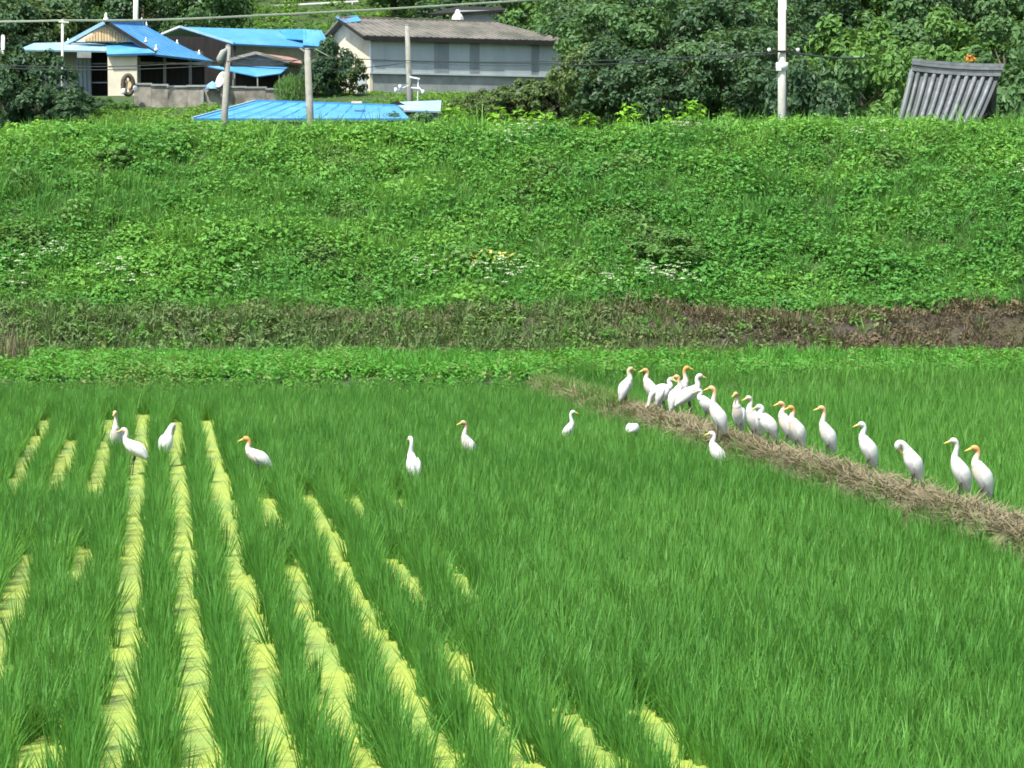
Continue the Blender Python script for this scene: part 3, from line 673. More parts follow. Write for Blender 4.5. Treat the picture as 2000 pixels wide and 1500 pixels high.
def gable_house():
    zb = gh(at(200, 190, 150).x, 150); root = empty('gable_house', (at(200, 190, 150).x, 150, zb)); zb -= .15
    def P(x, y, D): return at(x, y, D)
    # roofs
    rf = empty('roof', (0, 0, 0)); rf.parent = root
    r1 = [P(212, 44, 147.6), P(277, 46, 155), P(417, 119, 156.5), P(305, 106, 147.2)]
    up = MB(); mid = [r1[0].lerp(r1[3], .5) - Z_ * .07, r1[1].lerp(r1[2], .5) - Z_ * .07]
    up.slab([r1[0], r1[1], mid[1], mid[0]], .12).slab([mid[0], mid[1], r1[2], r1[3]], .12)
    bpy.data.objects.remove(rf)
    rf = up.build('roof', 'blue_roof', root); seams(rf, r1[0], r1[1], mid[0], mid[1], 9, 'blue_roof'); seams(rf, mid[0], mid[1], r1[3], r1[2], 9, 'blue_roof')
    lf = MB(); l1 = [P(207, 44, 147.6), P(274, 46, 155), P(90, 100, 158), P(108, 92, 149.4)]
    lf.slab(l1, .12); lf.build('roof_back_slope', 'blue_roof', root)
    ap = MB().slab([P(66, 84, 149.4), P(214, 81, 149.0), P(212, 99, 146.9), P(36, 96.5, 146.9)], .10).build('eave_roof', 'pale_blue_roof', root)
    seams(ap, P(66, 84, 149.4), P(214, 81, 149.0), P(36, 96.5, 146.9), P(212, 99, 146.9), 14, 'pale_blue_roof', .03)
    MB().slab([P(207, 87, 148.0), P(266, 81, 148.4), P(304, 103, 146.2), P(209, 106, 146.2)], .12).build('corner_roof', 'blue_roof', root)
    MB().slab([P(36, 96.5, 146.9), P(66, 84, 149.4), P(90, 88, 158), P(50, 100, 158)], .10).build('eave_roof', 'pale_blue_roof', root)
    # wooden gable: planks
    gb = MB().slab([P(207, 47, 147.75), P(266, 82, 147.75), P(148, 82, 147.75)], .12, (0, -1, 0)).build('gable', 'cream', root)
    x = 165.
    while x < 251:
        yt = 50 + abs(x + 2.2 - 207) * .54 + 3.5
        if 79 - yt > 4: wall_px(MB(), x, yt, x + 4.4, 80, 147.66, th=.12).build('plank', 'wood', gb)
        x += 5.6
    # rakes, ridge, finials
    MB().bar(P(208, 43.5, 147.5), P(304, 104, 147.0), .22, .20).build('rake', 'dark_wood_shade', root)
    MB().bar(P(206, 43.5, 147.5), P(128, 86, 148.4), .22, .20).build('rake', 'pale_blue_roof', root)
    MB().bar(P(207, 41, 147.4), P(278, 44, 155.2), .26, .28).build('ridge', 'blue_roof', root)
    def finial(px, py, D, s):
        p = P(px, py, D); s *= .72; m = MB().tube([p - Z_ * .06, p + Z_ * .05 * s, p + Z_ * .16 * s, p + Z_ * .22 * s, p + Z_ * .30 * s, p + Z_ * .42 * s], [.13 * s, .16 * s, .10 * s, .06 * s, .09 * s, .015], 8)
        m.build('finial', 'white_paint', root, True)
    for a in ((207, 40, 147.4, 1.5), (277, 43, 155, .9), (286, 50, 155.3, .8), (133, 83, 148.3, .8), (148, 78, 148.2, .6), (285, 82, 147.2, .9), (305, 98, 146.4, 1.1), (346, 87, 155.8, 1.0), (389, 107, 156.2, 1.0)): finial(*a)
    # walls
    wall_px(MB(), 211, 103, 268, 192, 146.62, th=.25).build('wall', 'cream', root)
    m = wall_px(MB(), 211, 127, 267, 129, 146.58, th=.05); m.build('wall_band', 'cream', root)
    wall_px(MB(), 60, 100, 150, 192, 149.2, th=.25).build('wall', 'cement', root)
    dr = wall_px(MB(), 146, 113, 179, 192, 149.0, th=.12).build('door', 'door_grey', root)
    for k in range(4): wall_px(MB(), 147.5 + k * 8, 114, 153.5 + k * 8, 190, 148.92, th=.06).build('panel', 'door_grey', dr)
    dk = wall_px(MB(), 179, 100, 212, 192, 150.4, th=.2).build('doorway', 'dark_wood_shade', root)
    wall_px(MB(), 179, 123, 211, 125.5, 149.1, th=.08).build('rail', 'door_grey', root)
    wall_px(MB(), 179, 160, 211, 162.5, 149.1, th=.08).build('rail', 'door_grey', root)
    # right side porch
    a, b = P(268, 190, 148.6), P(345, 190, 158)
    wall_px(MB(), 268, 104, 400, 192, 152.6, 156.5, th=.3).build('porch_wall', 'dark_wood_shade', root)  # shade of the open porch is painted in by the near-black colour
    for px, D in ((272, 148.6), (322, 150.5), (372, 153.5)):
        p = P(px, 190, D); MB().bar((p.x, D, zb), (p.x, D, P(px, 112 if px < 400 else 118, D).z), .16).build('post', 'old_pole', root)
    MB().bar(P(270, 123, 148.5), P(412, 125, 155.6), .14).build('beam', 'old_cement', root)
    wall_px(MB(), 62, 100, 398, 192, 158, th=.2).build('back_wall', 'cement', root)
    tag(root, 'house with blue metal roof, wooden plank gable and cream wall', 'house')
gable_house()

def blue_shed():
    root = empty('open_shed', (at(450, 130, 160).x, 160, gh(at(450, 130, 160).x, 160))); zb = root.location.z - .2
    a, b, c, d = at(352, 52.5, 158), at(618, 60, 163), at(646, 94, 160.5), at(457, 85, 155.5)
    r = MB().slab([a, b, c, d], .10).build('roof', 'blue_roof', root); seams(r, a, b, d, c, 12, 'blue_roof')
    e, f = at(590, 74, 168), at(316, 67, 162.5)
    MB().slab([a, b, e, f], .10).build('roof_back_slope', 'pale_blue_roof', root)
    sh = [at(592, 57, 161.0), at(628, 59, 161.3), at(646, 92, 159.8), at(592, 88, 159.0)]
    s = MB().slab(sh, .06).build('roof_patch', 'blue_roof', root); seams(s, sh[0], sh[1], sh[3], sh[2], 4, 'deep_blue', .06)
    MB().slab([at(545, 57, 161.2), at(592, 57, 161.2), at(592, 78, 159.6), at(560, 76, 159.4)], .05).build('roof_patch', 'deep_blue', root)
    MB().bar(a + Z_ * .02, d + Z_ * .02, .12, .12).build('rake', 'pale_blue_roof', root)
    MB().bar(a + Z_ * .02, f + Z_ * .02, .12, .12).build('rake', 'white_paint', root)
    wall_px(MB(), 458, 87, 640, 200, 157.2, 161.6, .2).build('wall', 'cement', root)
    wall_px(MB(), 330, 66, 600, 200, 166.5, th=.2).build('back_wall', 'dark_wood_shade', root)
    pass
    for px, D in ((458, 155.8), (322, 162.4)):
        p = at(px, 90, D); MB().bar((p.x, D, zb), (p.x, D, at(px, 86 if px > 400 else 68, D).z), .14).build('post', 'dark_wood_shade', root)
    tag(root, 'open shed with dark gable under a long bright blue roof', 'shed')
blue_shed()

def small_house():
    root = empty('small_house', (at(510, 180, 149).x, 149, gh(at(510, 180, 149).x, 149)))
    ap, le, ri = at(500, 103, 146.6), at(446, 117, 146.6), at(566, 121, 146.6)
    back = Vector((1.5, 4.2, 0))
    MB().slab([ap, ap + back, ri + back, ri], .12).build('roof', 'red_roof', root)
    MB().slab([ap, ap + back, le + back, le], .12).build('roof_back_slope', 'red_roof', root)
    MB().bar(ap - Y_ * .06, ri - Y_ * .06, .12, .16).build('rake', 'old_cement', root)
    MB().bar(ap - Y_ * .06, le - Y_ * .06, .12, .16).build('rake', 'old_cement', root)
    zb = root.location.z - .2; o = Vector((0, .45, 0))
    l2, r2 = at(456, 118, 147.1), at(556, 122, 147.1)
    m = MB().slab([at(500, 106, 147.1), r2, (r2.x, 147.1, zb), (l2.x, 147.1, zb), l2], .2, (0, -1, 0)); m.build('gable', 'cement', root)
    wall_px(MB(), 556, 121, 590, 205, 147.2, 151, .2).build('wall', 'old_cement', root)
    wall_px(MB(), 460, 131, 550, 205, 146.85, th=.12).build('doorway', 'dark_wood_shade', root)
    aw = [at(405, 129, 146.8), at(563, 130, 146.8), at(548, 143, 145.0), at(503, 149, 144.6)]
    MB().slab(aw, .06).build('awning', 'blue_roof', root)
    for px, y, D in ((503, 150, 144.7), (545, 144, 145.1)):
        p = at(px, y, D); MB().bar((p.x, D, gh(p.x, D) - .2), (p.x, D, p.z + .02), .07).build('awning_post', 'old_pole', root)
    tag(root, 'small house with faded brown gable roof and drooping blue awning', 'house')
small_house()

def barn():
    D0 = 155.; c0 = at(722, 135, D0); e1, e2 = Vector((.918, .396, 0)), Vector((-.396, .918, 0)); L, W = 12.6, 8.0
    zb = gh(c0.x, D0) - .4; root = empty('grey_barn', (c0.x, D0, zb + .4)); ze = at(722, 70, D0).z; zr = ze + 1.2
    def Q(u, v, z): return Vector((c0.x, D0, 0)) + e1 * u + e2 * v + Z_ * z
    ov, oe = .45, .5
    k = 1.2 / (W / 2)
    rf = MB().slab([Q(-oe, -ov, ze - k * ov + .12), Q(L + oe, -ov, ze - k * ov + .12), Q(L - 2.6, W / 2, zr + .12), Q(-oe, W / 2, zr + .12)], .14).build('roof', 'slate_roof', root)
    for i in range(30):
        u = -oe + (i + .5) * (L + 2 * oe) / 30; uu = -oe + (i + .5) * (L - 2.6 + oe) / 30
        MB().bar(Q(u, -ov, ze - k * ov + .14), Q(uu, W / 2, zr + .14), .12, .035, (0, -.35, .93)).build('corrugation', 'slate_roof', rf)
    MB().slab([Q(-oe, W / 2, zr + .12), Q(L - 2.6, W / 2, zr + .12), Q(L + oe, W + ov, ze - k * ov + .12), Q(-oe, W + ov, ze - k * ov + .12)], .14).build('roof_back_slope', 'slate_roof', root)
    MB().slab([Q(L + oe, -ov, ze - k * ov + .10), Q(L + oe, W + ov, ze - k * ov + .10), Q(L - 2.6, W / 2, zr + .10)], .12).build('hip_roof', 'slate_roof', root)
    MB().bar(Q(-oe, W / 2, zr + .16), Q(L - 2.7, W / 2, zr + .16), .3, .12).build('ridge', 'slate_roof', root)
    MB().bar(Q(-oe, -ov, ze - k * ov - .06), Q(L + oe, -ov, ze - k * ov - .06), .10, .22).build('eave_board', 'dark_wood_shade', root)
    MB().bar(Q(-oe - .02, -ov, ze - k * ov - .02), Q(-oe - .02, W / 2, zr - .02), .10, .16).build('rake', 'dark_wood_shade', root)
    MB().slab([Q(-oe - .05, W / 2 - 1.3, zr - .25), Q(-oe - .05, W / 2 + .6, zr + .22), Q(.7, W / 2 + .1, zr + .30), Q(.5, W / 2 - 1.2, zr - .12)], .05).build('ridge_cap', 'blue_roof', root)
    # gable end and walls
    g = MB().slab([Q(0, 0, zb), Q(0, 0, ze), Q(0, W / 2, zr), Q(0, W, ze), Q(0, W, zb)], .2, tuple(-e1)); g.build('gable_wall', 'cream', root)
    zm = at(800, 145.5, 156).z
    MB().box(Q(L / 2 + .1, .12, (zb + zm) / 2), (L - .25, .2, zm - zb), (e1, e2, Z_)).build('lower_wall', 'cement', root)
    MB().box(Q(L / 2, W, (zb + ze) / 2), (L, .2, ze - zb), (e1, e2, Z_)).build('back_wall', 'cement', root)
    MB().box(Q(L, W / 2, (zb + ze) / 2), (.2, W - .25, ze - zb), (e1, e2, Z_)).build('end_wall', 'cement', root)
    edges = [0, .078, .215, .33, .405, .515, .565, .70, .84, .885, 1.0]
    for i in range(len(edges) - 1):
        u0, u1 = edges[i] * L, edges[i + 1] * L; mat = 'grey_sheet_dark' if i in (3, 5, 8) else 'grey_sheet'
        MB().box(Q((u0 + u1) / 2, -.04 - .02 * (i % 2), (zm + ze) / 2), (u1 - u0 + .02, .05, ze - zm - .02 * (i % 2)), (e1, e2, Z_)).build('sheet_panel', mat, root)
    MB().bar(Q(0, -.10, zm + .05), Q(L, -.10, zm + .05), .06, .10).build('girt', 'grey_sheet', root)
    MB().bar(Q(0, -.09, zm + .78), Q(L, -.09, zm + .84), .03, .05).build('girt', 'grey_sheet_dark', root)
    MB().box(Q(.02, -.06, (zm + ze) / 2), (.1, .12, ze - zm), (e1, e2, Z_)).build('corner_trim', 'white_paint', root)
    # lower shed window side on the left of the corner
    m = MB().box(Q(-.05, 1.2, zb + 1.0), (.1, 1.5, 1.9), (e1, e2, Z_)); m.build('side_panel', 'grey_sheet', root)
    tag(root, 'long grey barn with sheet metal wall and weathered grey brown roof', 'barn')
barn()

def hut():
    D = 176.; root = empty('small_hut', (at(930, 60, D).x, D + 1.5, gh(at(930, 60, D).x, D + 1.5))); zb = root.location.z - .3
    a, b = at(896, 20, D), at(984, 20, D); zt = a.z
    for nm, c, s in (('wall', ((a.x + b.x) / 2, D + .1, (zt + zb) / 2), (b.x - a.x, .2, zt - zb)), ('back_wall', ((a.x + b.x) / 2, D + 3, (zt + zb) / 2), (b.x - a.x, .2, zt - zb)),
                     ('side_wall', (a.x + .1, D + 1.5, (zt + zb) / 2), (.2, 2.7, zt - zb)), ('side_wall', (b.x - .1, D + 1.5, (zt + zb) / 2), (.2, 2.7, zt - zb))):
        MB().box(c, s).build(nm, 'grey_sheet', root)
    wall_px(MB(), 908, 31, 982, 44, D - .05, th=.06).build('shutter', 'grey_sheet_dark', root)
    MB().slab([at(835, 27, D - .4), at(990, 19, D - .4), at(978, 13, D + 3.6), at(890, 13, D + 3.6)], .14).build('roof', 'dark_wood_shade', root)
    v = at(894, 30, D - .3); MB().tube([v - Z_ * .6, v - Z_ * .1, v + Z_ * .15, v + Z_ * .4], [.5, .38, .22, .1], 7).build('vent_hood', 'white_paint', root)
    tag(root, 'small pale hut with a dark roof showing above the barn ridge', 'hut')
hut()

def low_roof():
    root = empty('low_shed', (at(620, 220, 112).x, 112, gh(at(620, 220, 112).x, 112))); zb = root.location.z - .3
    a, b, c, d = at(500, 197, 112.5), at(775, 206, 113.5), at(800, 231, 109.5), at(376, 231, 109.5)
    r = MB().slab([a, b, c, d], .10).build('roof', 'blue_roof', root); seams(r, a, b, d, c, 11, 'blue_roof', .018)
    MB().slab([a, d, at(430, 231, 116)], .10).build('hip_roof', 'blue_roof', root)
    MB().slab([a, b, at(780, 231, 117), at(430, 231, 116)], .10).build('roof_back_slope', 'blue_roof', root)
    MB().bar(a, d, .14, .10).build('hip_ridge', 'pale_blue_roof', root)
    MB().bar(a, b, .18, .10).build('ridge', 'blue_roof', root)
    zt = at(500, 231, 110).z - .15; x0, x1 = at(430, 0, 110).x, at(790, 0, 110).x
    MB().box(((x0 + x1) / 2, 110.6, (zt + zb) / 2), (x1 - x0, .2, zt - zb)).build('wall', 'cement', root)
    MB().box(((x0 + x1) / 2, 115.6, (zt + zb) / 2), (x1 - x0, .2, zt - zb)).build('back_wall', 'cement', root)
    tag(root, 'low bright blue hipped roof rising just above the embankment crest', 'shed')
    q = empty('pale_lean_to', (at(830, 210, 114).x, 114, gh(at(830, 210, 114).x, 114)))
    MB().slab([at(772, 199, 115.5), at(862, 196, 115.5), at(860, 217, 113), at(790, 215, 113)], .08).build('roof', 'pale_blue_roof', q)
    wall_px(MB(), 792, 214, 856, 260, 113.6, th=.15).build('wall', 'cement', q)
    MB().slab([at(752, 205, 113.4), at(776, 197, 113.4), at(792, 205, 113.4)], .1, (0, -1, 0)).build('gable', 'dark_wood_shade', q)
    tag(q, 'pale blue lean-to roof beside the low blue roof', 'shed')
    e = at(697, 200, 111.6); t = MB().box(e, (.45, .5, .10)).build('roof_board', 'cream'); tag(t, 'cream board lying on the ridge of the low blue roof', 'board')
low_roof()

def tiled_gate():
    D = 84.; ra, rb = at(1788, 140, D), at(1948, 150, D - .6)
    root = empty('tiled_roof', (at(1850, 200, D).x, D - .5, gh(at(1850, 200, D).x, D - .5)))
    dn = Vector((-.74, -1.6, -2.0))
    def Pt(u, t): return ra.lerp(rb, u) + (dn - Vector((.42 * u, 0, 0))) * t - Z_ * (.10 * math.sin(min(1, t) * math.pi))
    bed = MB()
    for j in range(6): bed.slab([Pt(-.02, j / 6), Pt(1.02, j / 6), Pt(1.02, (j + 1) / 6), Pt(-.02, (j + 1) / 6)], .09)
    bed.build('tile_bed', 'tile_dark', root)
    n = 10
    for i in range(n):
        u = (i + .4) / n
        MB().tube([Pt(u, .03 + j / 6 * .97) + Vector((0, -.03, .045)) for j in range(7)], .072, 8).build('tile_row', 'tile', root, True)
    dnb = Vector((.2, 1.25, -1.45))
    MB().slab([ra - dn.normalized() * 0, rb, rb + dnb, ra + dnb], .12).build('back_slope', 'tile', root)
    rd = (rb - ra).normalized()
    for k, (h, wd) in enumerate(((.05, .36), (.15, .30), (.25, .34), (.36, .26))):
        p, q = ra - rd * .10 + Z_ * h, rb + rd * (.12 + .03 * k) + Z_ * h
        m = MB(); pts_ = [p.lerp(q, t / 8) + Z_ * (.05 * (2 * t / 8 - 1) ** 2 - .03) for t in range(9)]
        for i in range(8): m.bar(pts_[i], pts_[i + 1], wd, .10)
        m.build('ridge_course', 'tile' if k != 1 else 'tile_dark', root)
    # barge tiles along the left edge
    MB().tube([Pt(-.03, j / 6) + Vector((-.02, -.02, .03)) for j in range(7)], .10, 8).build('verge_row', 'tile', root, True)
    MB().slab([Pt(-.035, .02), Pt(-.035, 1.0), Pt(-.035, 1.0) - Z_ * .35 + Vector((.05, .3, 0)), ra - Z_ * .55 + Vector((-.02, .1, 0))], .08, (-1, -.5, 0)).build('barge_board', 'dark_wood_shade', root)
    for u in (.06, .94):
        for yy in (-.2, ):
            p = ra.lerp(rb, u) + Vector((-.15, .1, -.3)); MB().bar((p.x, p.y, root.location.z - .3), p, .24).build('post', 'dark_wood_shade', root)
    tag(root, 'grey tiled roof with thick ridge and rows of round tiles', 'roof')
tiled_gate()

# ------------------------------------------------------------------ yard wall and clutter
def yard_wall():
    a, b = at(262, 214, 141), at(560, 214, 139); root = empty('yard_wall', ((a.x + b.x) / 2, 140, gh((a.x + b.x) / 2, 140))); zb = root.location.z - .5
    xs = [262, 296, 328, 366, 396, 438, 480, 520, 560]; tops = [166, 168, 171, 170, 170, 172, 173, 176]
    for i in range(8):
        D = 141 - 2 * (xs[i] - 262) / 298; D2 = 141 - 2 * (xs[i + 1] - 262) / 298
        p, q = at(xs[i], tops[i], D), at(xs[i + 1], tops[i], D2)
        MB().box(((p.x + q.x) / 2, (D + D2) / 2 + .02 * (i % 2), (p.z + zb) / 2), (q.x - p.x - .04, .18, p.z - zb)).build('panel', 'old_cement', root)
        MB().box(((p.x + q.x) / 2, (D + D2) / 2, p.z + .05), (q.x - p.x + .05, .30, .10)).build('cap', 'cement', root)
    for i in (4, 6):
        p = at(xs[i], 176, 140); MB().bar((p.x, 139.75, zb), (p.x, 139.75, p.z), .16).build('pier', 'cement', root)
    tag(root, 'stained cement panel wall in front of the dark porch', 'wall')
yard_wall()
def tyre():
    c = at(250, 166, 140.0); root_z = c.z - .5
    m = MB(); ring = []
    for k in range(25):
        a = 2 * math.pi * k / 24; ring.append(c + Vector((math.cos(a) * .26, .12 * math.cos(a), math.sin(a) * .52)))
    m.tube(ring, .13, 8, cap=False)
    r = empty('old_tyre', (c.x, c.y, root_z)); m.build('tread', 'rubber', r, True)
    MB().tube([c + Vector((0, -.06, 0)), c + Vector((0, .06, 0))], .2, 12).build('hub', 'wood', r)
    for k in range(6): a = k * 1.047; MB().bar(c, c + Vector((math.cos(a) * .25, .1 * math.cos(a), math.sin(a) * .5)), .05).build('spoke', 'rubber', r)
    tag(r, 'old brown wheel leaning against the yard wall by the cream house wall', 'wheel')
    for i, (px, py, s) in enumerate(((241, 178, .15), (264, 173, .15))):
        p = at(px, py, 139.6); q = MB().tube([p - Z_ * s, p - Z_ * s * .6, p + Z_ * s * .4, p + Z_ * s], [s * .7, s * .9, s * .8, s * .45], 9).build('white_sack', 'white_paint', None, True)
        tag(q, ('small' if i == 0 else 'larger') + ' white sack lying beside the old brown wheel', 'sack')
tyre()
def dish():
    c = at(432, 156, 139.4); r = empty('basin', (c.x, c.y, c.z - .6)); m = MB(); ax = Vector((-.75, -.55, .35)).normalized(); u = ax.cross(Z_).normalized(); w_ = ax.cross(u)
    rings = [(.0, .05), (.16, .06), (.30, .12), (.40, .24), (.44, .26), (.38, .10), (.0, .07)]
    v, f = [], []
    for rr, h in ((.40, .0), (.46, -.02), (.46, .06), (.38, .05), (.30, -.14), (.10, -.22)):
        for k in range(16): a = k * math.pi / 8; v.append(c + u * (math.cos(a) * rr) + w_ * (math.sin(a) * rr) + ax * h)
    for i in range(5):
        for k in range(16): f.append((i * 16 + k, i * 16 + (k + 1) % 16, (i + 1) * 16 + (k + 1) % 16, (i + 1) * 16 + k))
    f.append(tuple(range(80, 96)))
    m.add(v, f); m.build('bowl', 'white_paint', r, True)
    MB().bar(c + Z_ * -.9, c + Z_ * -.3, .06).build('stand', 'old_pole', r)
    tag(r, 'white round dish propped on the yard wall beside the leaning pole', 'dish')
    p = at(415, 168, 139.6); m = MB(); v, f = [], []; rr = random.Random(2)
    for j in range(6):
        for k in range(12):
            a = k * math.pi / 6; h = j / 5; q = (1 - h ** 1.6) * .42 * (1 + .2 * math.sin(3 * a + j)); v.append(p + Vector((math.cos(a) * q, math.sin(a) * q * .7, h * .42 - .15)))
    for j in range(5):
        for k in range(12): f.append((j * 12 + k, j * 12 + (k + 1) % 12, (j + 1) * 12 + (k + 1) % 12, (j + 1) * 12 + k))
    m.add(v, f); tag(m.build('tarp_heap', 'blue_tarp', None, True), 'crumpled blue tarp heap on the yard wall beside the white dish', 'tarp')
dish()

# ------------------------------------------------------------------ poles and cables
def pole(name, px0, py0, px1, py1, D, w0, w1, mat, label, extra=None):
    """leans from its foot (px0,py0) through (px1,py1); the foot goes on down to the ground"""
    b, t = at(px0, py0, D), at(px1, py1, D); d = (t - b) / (t.z - b.z); g = b + d * (gh(b.x, D) - .3 - b.z)
    root = empty(name, (g.x, D, g.z + .3))
    MB().tube([g, g.lerp(t, .5), t], [w0, (w0 + w1) / 2, w1], 12).build('shaft', mat, root, True)
    MB().tube([t, t + d.normalized() * .05], [w1 * 1.04, w1 * .7], 12).build('cap', mat, root, True)
    if extra: extra(root, b, t)
    return tag(root, label, 'pole')
def tall_extra(root, b, t):
    D = 78; p = at(1527, 130, D); MB().tube([p - Z_ * .12, p + Z_ * .12], .19, 12).build('clamp_band', 'white_paint', root, True)
    q = at(1520, 132, D); MB().box(q + Vector((0, -.1, 0)), (.14, .16, .2)).build('bracket', 'white_paint', root)
    q = at(1527, 101, D); MB().bar(q + Vector((-.5, -.16, 0)), q + Vector((.55, -.16, 0)), .06).build('crossarm', 'dark_wood_shade', root)
    for dx in (-.40, .47): MB().tube([q + Vector((dx, -.16, -.02)), q + Vector((dx, -.16, .06)), q + Vector((dx, -.16, .10))], [.05, .06, .03], 8).build('insulator', 'white_paint', root, True)
    MB().tube([at(1534, 235, D) + Vector((.02, -.1, 0)), at(1534, 20, D) + Vector((.02, -.1, 0))], .02, 6).build('conduit', 'dark_cable', root)
pole('utility_pole', 1528, 235, 1528.5, -60, 78, .15, .125, 'concrete', 'tall white concrete utility pole rising behind the embankment crest', tall_extra)
def lamp_extra(root, b, t):
    p = t - Z_ * .45; MB().tube([p + Vector((-.32, -.1, -.22)), p + Vector((-.30, -.1, -.05)), p + Vector((-.18, -.1, .22)), p + Vector((-.05, -.06, .34))], [.08, .15, .12, .05], 10).build('lamp_shade', 'cement', root, True)
    MB().bar(p + Vector((.02, -.05, -.35)), p + Vector((-.3, -.1, -.3)), .04).build('lamp_arm', 'dark_cable', root)
pole('lamp_pole', 438, 238, 446, 90, 96, .16, .10, 'old_pole', 'leaning grey pole with a white lamp head near the low blue roof', lamp_extra)
def arm_extra(root, b, t):
    MB().bar(t + Vector((-.26, -.05, .06)), t + Vector((.10, -.05, -.18)), .07).build('crossarm', 'old_pole', root)
    MB().bar(t + Vector((.3, -.05, .02)), t + Vector((.75, -.05, -.22)), .03).build('stay', 'cable', root)
pole('wooden_pole', 606, 240, 600, 97, 92, .165, .11, 'old_pole', 'grey pole rising in front of the low blue roof beside feathery shrub', arm_extra)
pole('thin_post', 802, 232, 795, 50, 118, .17, .10, 'old_pole', 'grey pole standing before the barn sheet metal wall', None)
pole('far_pole', 265, 44, 266, -40, 168, .19, .16, 'concrete', 'pale concrete pole behind the house with the wooden gable', None)
def t_extra(root, b, t): MB().bar(t + Vector((-.2, -.05, -.06)), t + Vector((.35, -.05, -.10)), .08).build('crossarm', 'concrete', root)
pole('clothes_pole', 122, 210, 122, 40, 137, .075, .07, 'concrete', 'thin pale post standing among the dark bushes before the house', t_extra)
pole('white_stake', 5, 125, 6, 70, 138, .11, .10, 'white_paint', 'short thick white post at the edge of the dark bushes', None)
def antenna():
    D = 116.; q = at(812, 200, D); root = empty('tv_antenna', (q.x, D, gh(q.x, D)))
    MB().tube([(q.x, D, gh(q.x, D) - .2), at(817, 152, D)], .03, 6).build('mast', 'white_paint', root)
    for a, b, w_ in (((800, 150), (820, 154), .07), ((803, 171), (818, 172), .06), ((772, 178), (798, 166), .04), ((818, 170), (826, 180), .05)):
        MB().bar(at(*a, D - .05), at(*b, D - .05), w_).build('arm', 'white_paint', root)
    for px, py in ((773, 176), (781, 170), (826, 180)): p = at(px, py, D - .1); MB().tube([p - Z_ * .1, p + Z_ * .1], .07, 8).build('insulator', 'white_paint', root, True)
    tag(root, 'white metal bracket frame beside the pole before the barn', 'antenna')
antenna()
def cable(pts_, r, mat, label, sag=.25):
    path = []
    P_ = [at(*p) for p in pts_]
    for i in range(len(P_) - 1):
        n = 14
        for k in range(n + (i == len(P_) - 2)):
            t = k / n; q = P_[i].lerp(P_[i + 1], t); path.append(q - Z_ * (sag * 4 * t * (1 - t)))
    tag(MB().tube(path, r, 5).build('cable', mat), label, 'cable')
cable([(-120, 41, 137), (122, 40, 137), (390, 36, 140), (1010, 2, 150), (1300, -20, 160)], .065, 'cable', 'thick pale green cable crossing above the blue roofs', .05)
cable([(-150, 117, 100), (440, 118, 96), (603, 110, 92), (1519, 101, 78)], .016, 'dark_cable', 'thin dark cable strung from the leaning poles to the tall white pole', .25)
cable([(-150, 121, 100), (440, 126, 96), (797, 122, 118), (1519, 104, 78)], .016, 'dark_cable', 'lower thin dark cable crossing before the barn wall', .25)
cable([(1536, 101, 78), (1700, 112, 110)], .035, 'dark_cable', 'dark cable running from the tall white pole into the trees', .1)
cable([(446, 108, 96), (600, 116, 92)], .016, 'dark_cable', 'short cable between the leaning lamp pole and its neighbour', .1)
def guard_rail():
    D = 196.5; root = empty('guard_rail', (at(580, 20, D).x, D, gh(at(580, 20, D).x, D)))
    MB().bar(at(505, 13, D), at(700, 2, D), .06, .12).build('rail', 'white_paint', root)
    for i in range(7):
        px = 508 + i * 30; p = at(px, 13 - (px - 505) * .056, D + .2); MB().bar((p.x, D + .2, p.z - 1.3), (p.x, D + .2, p.z + .05), .10).build('post', 'white_paint', root)
    tag(root, 'white roadside guard rail on the hillside above the blue shed', 'guard rail')
guard_rail()

# ------------------------------------------------------------------ cattle egrets
def catmull(P, n):
    out = []
    for i in range(len(P) - 1):
        p0, p1, p2, p3 = P[max(i - 1, 0)], P[i], P[i + 1], P[min(i + 2, len(P) - 1)]
        for k in range(n):
            t = k / n; out.append(.5 * ((2 * p1) + (p2 - p0) * t + (2 * p0 - 5 * p1 + 4 * p2 - p3) * t * t + (3 * p1 - p0 - 3 * p2 + p3) * t ** 3))
    out.append(P[-1]); return out
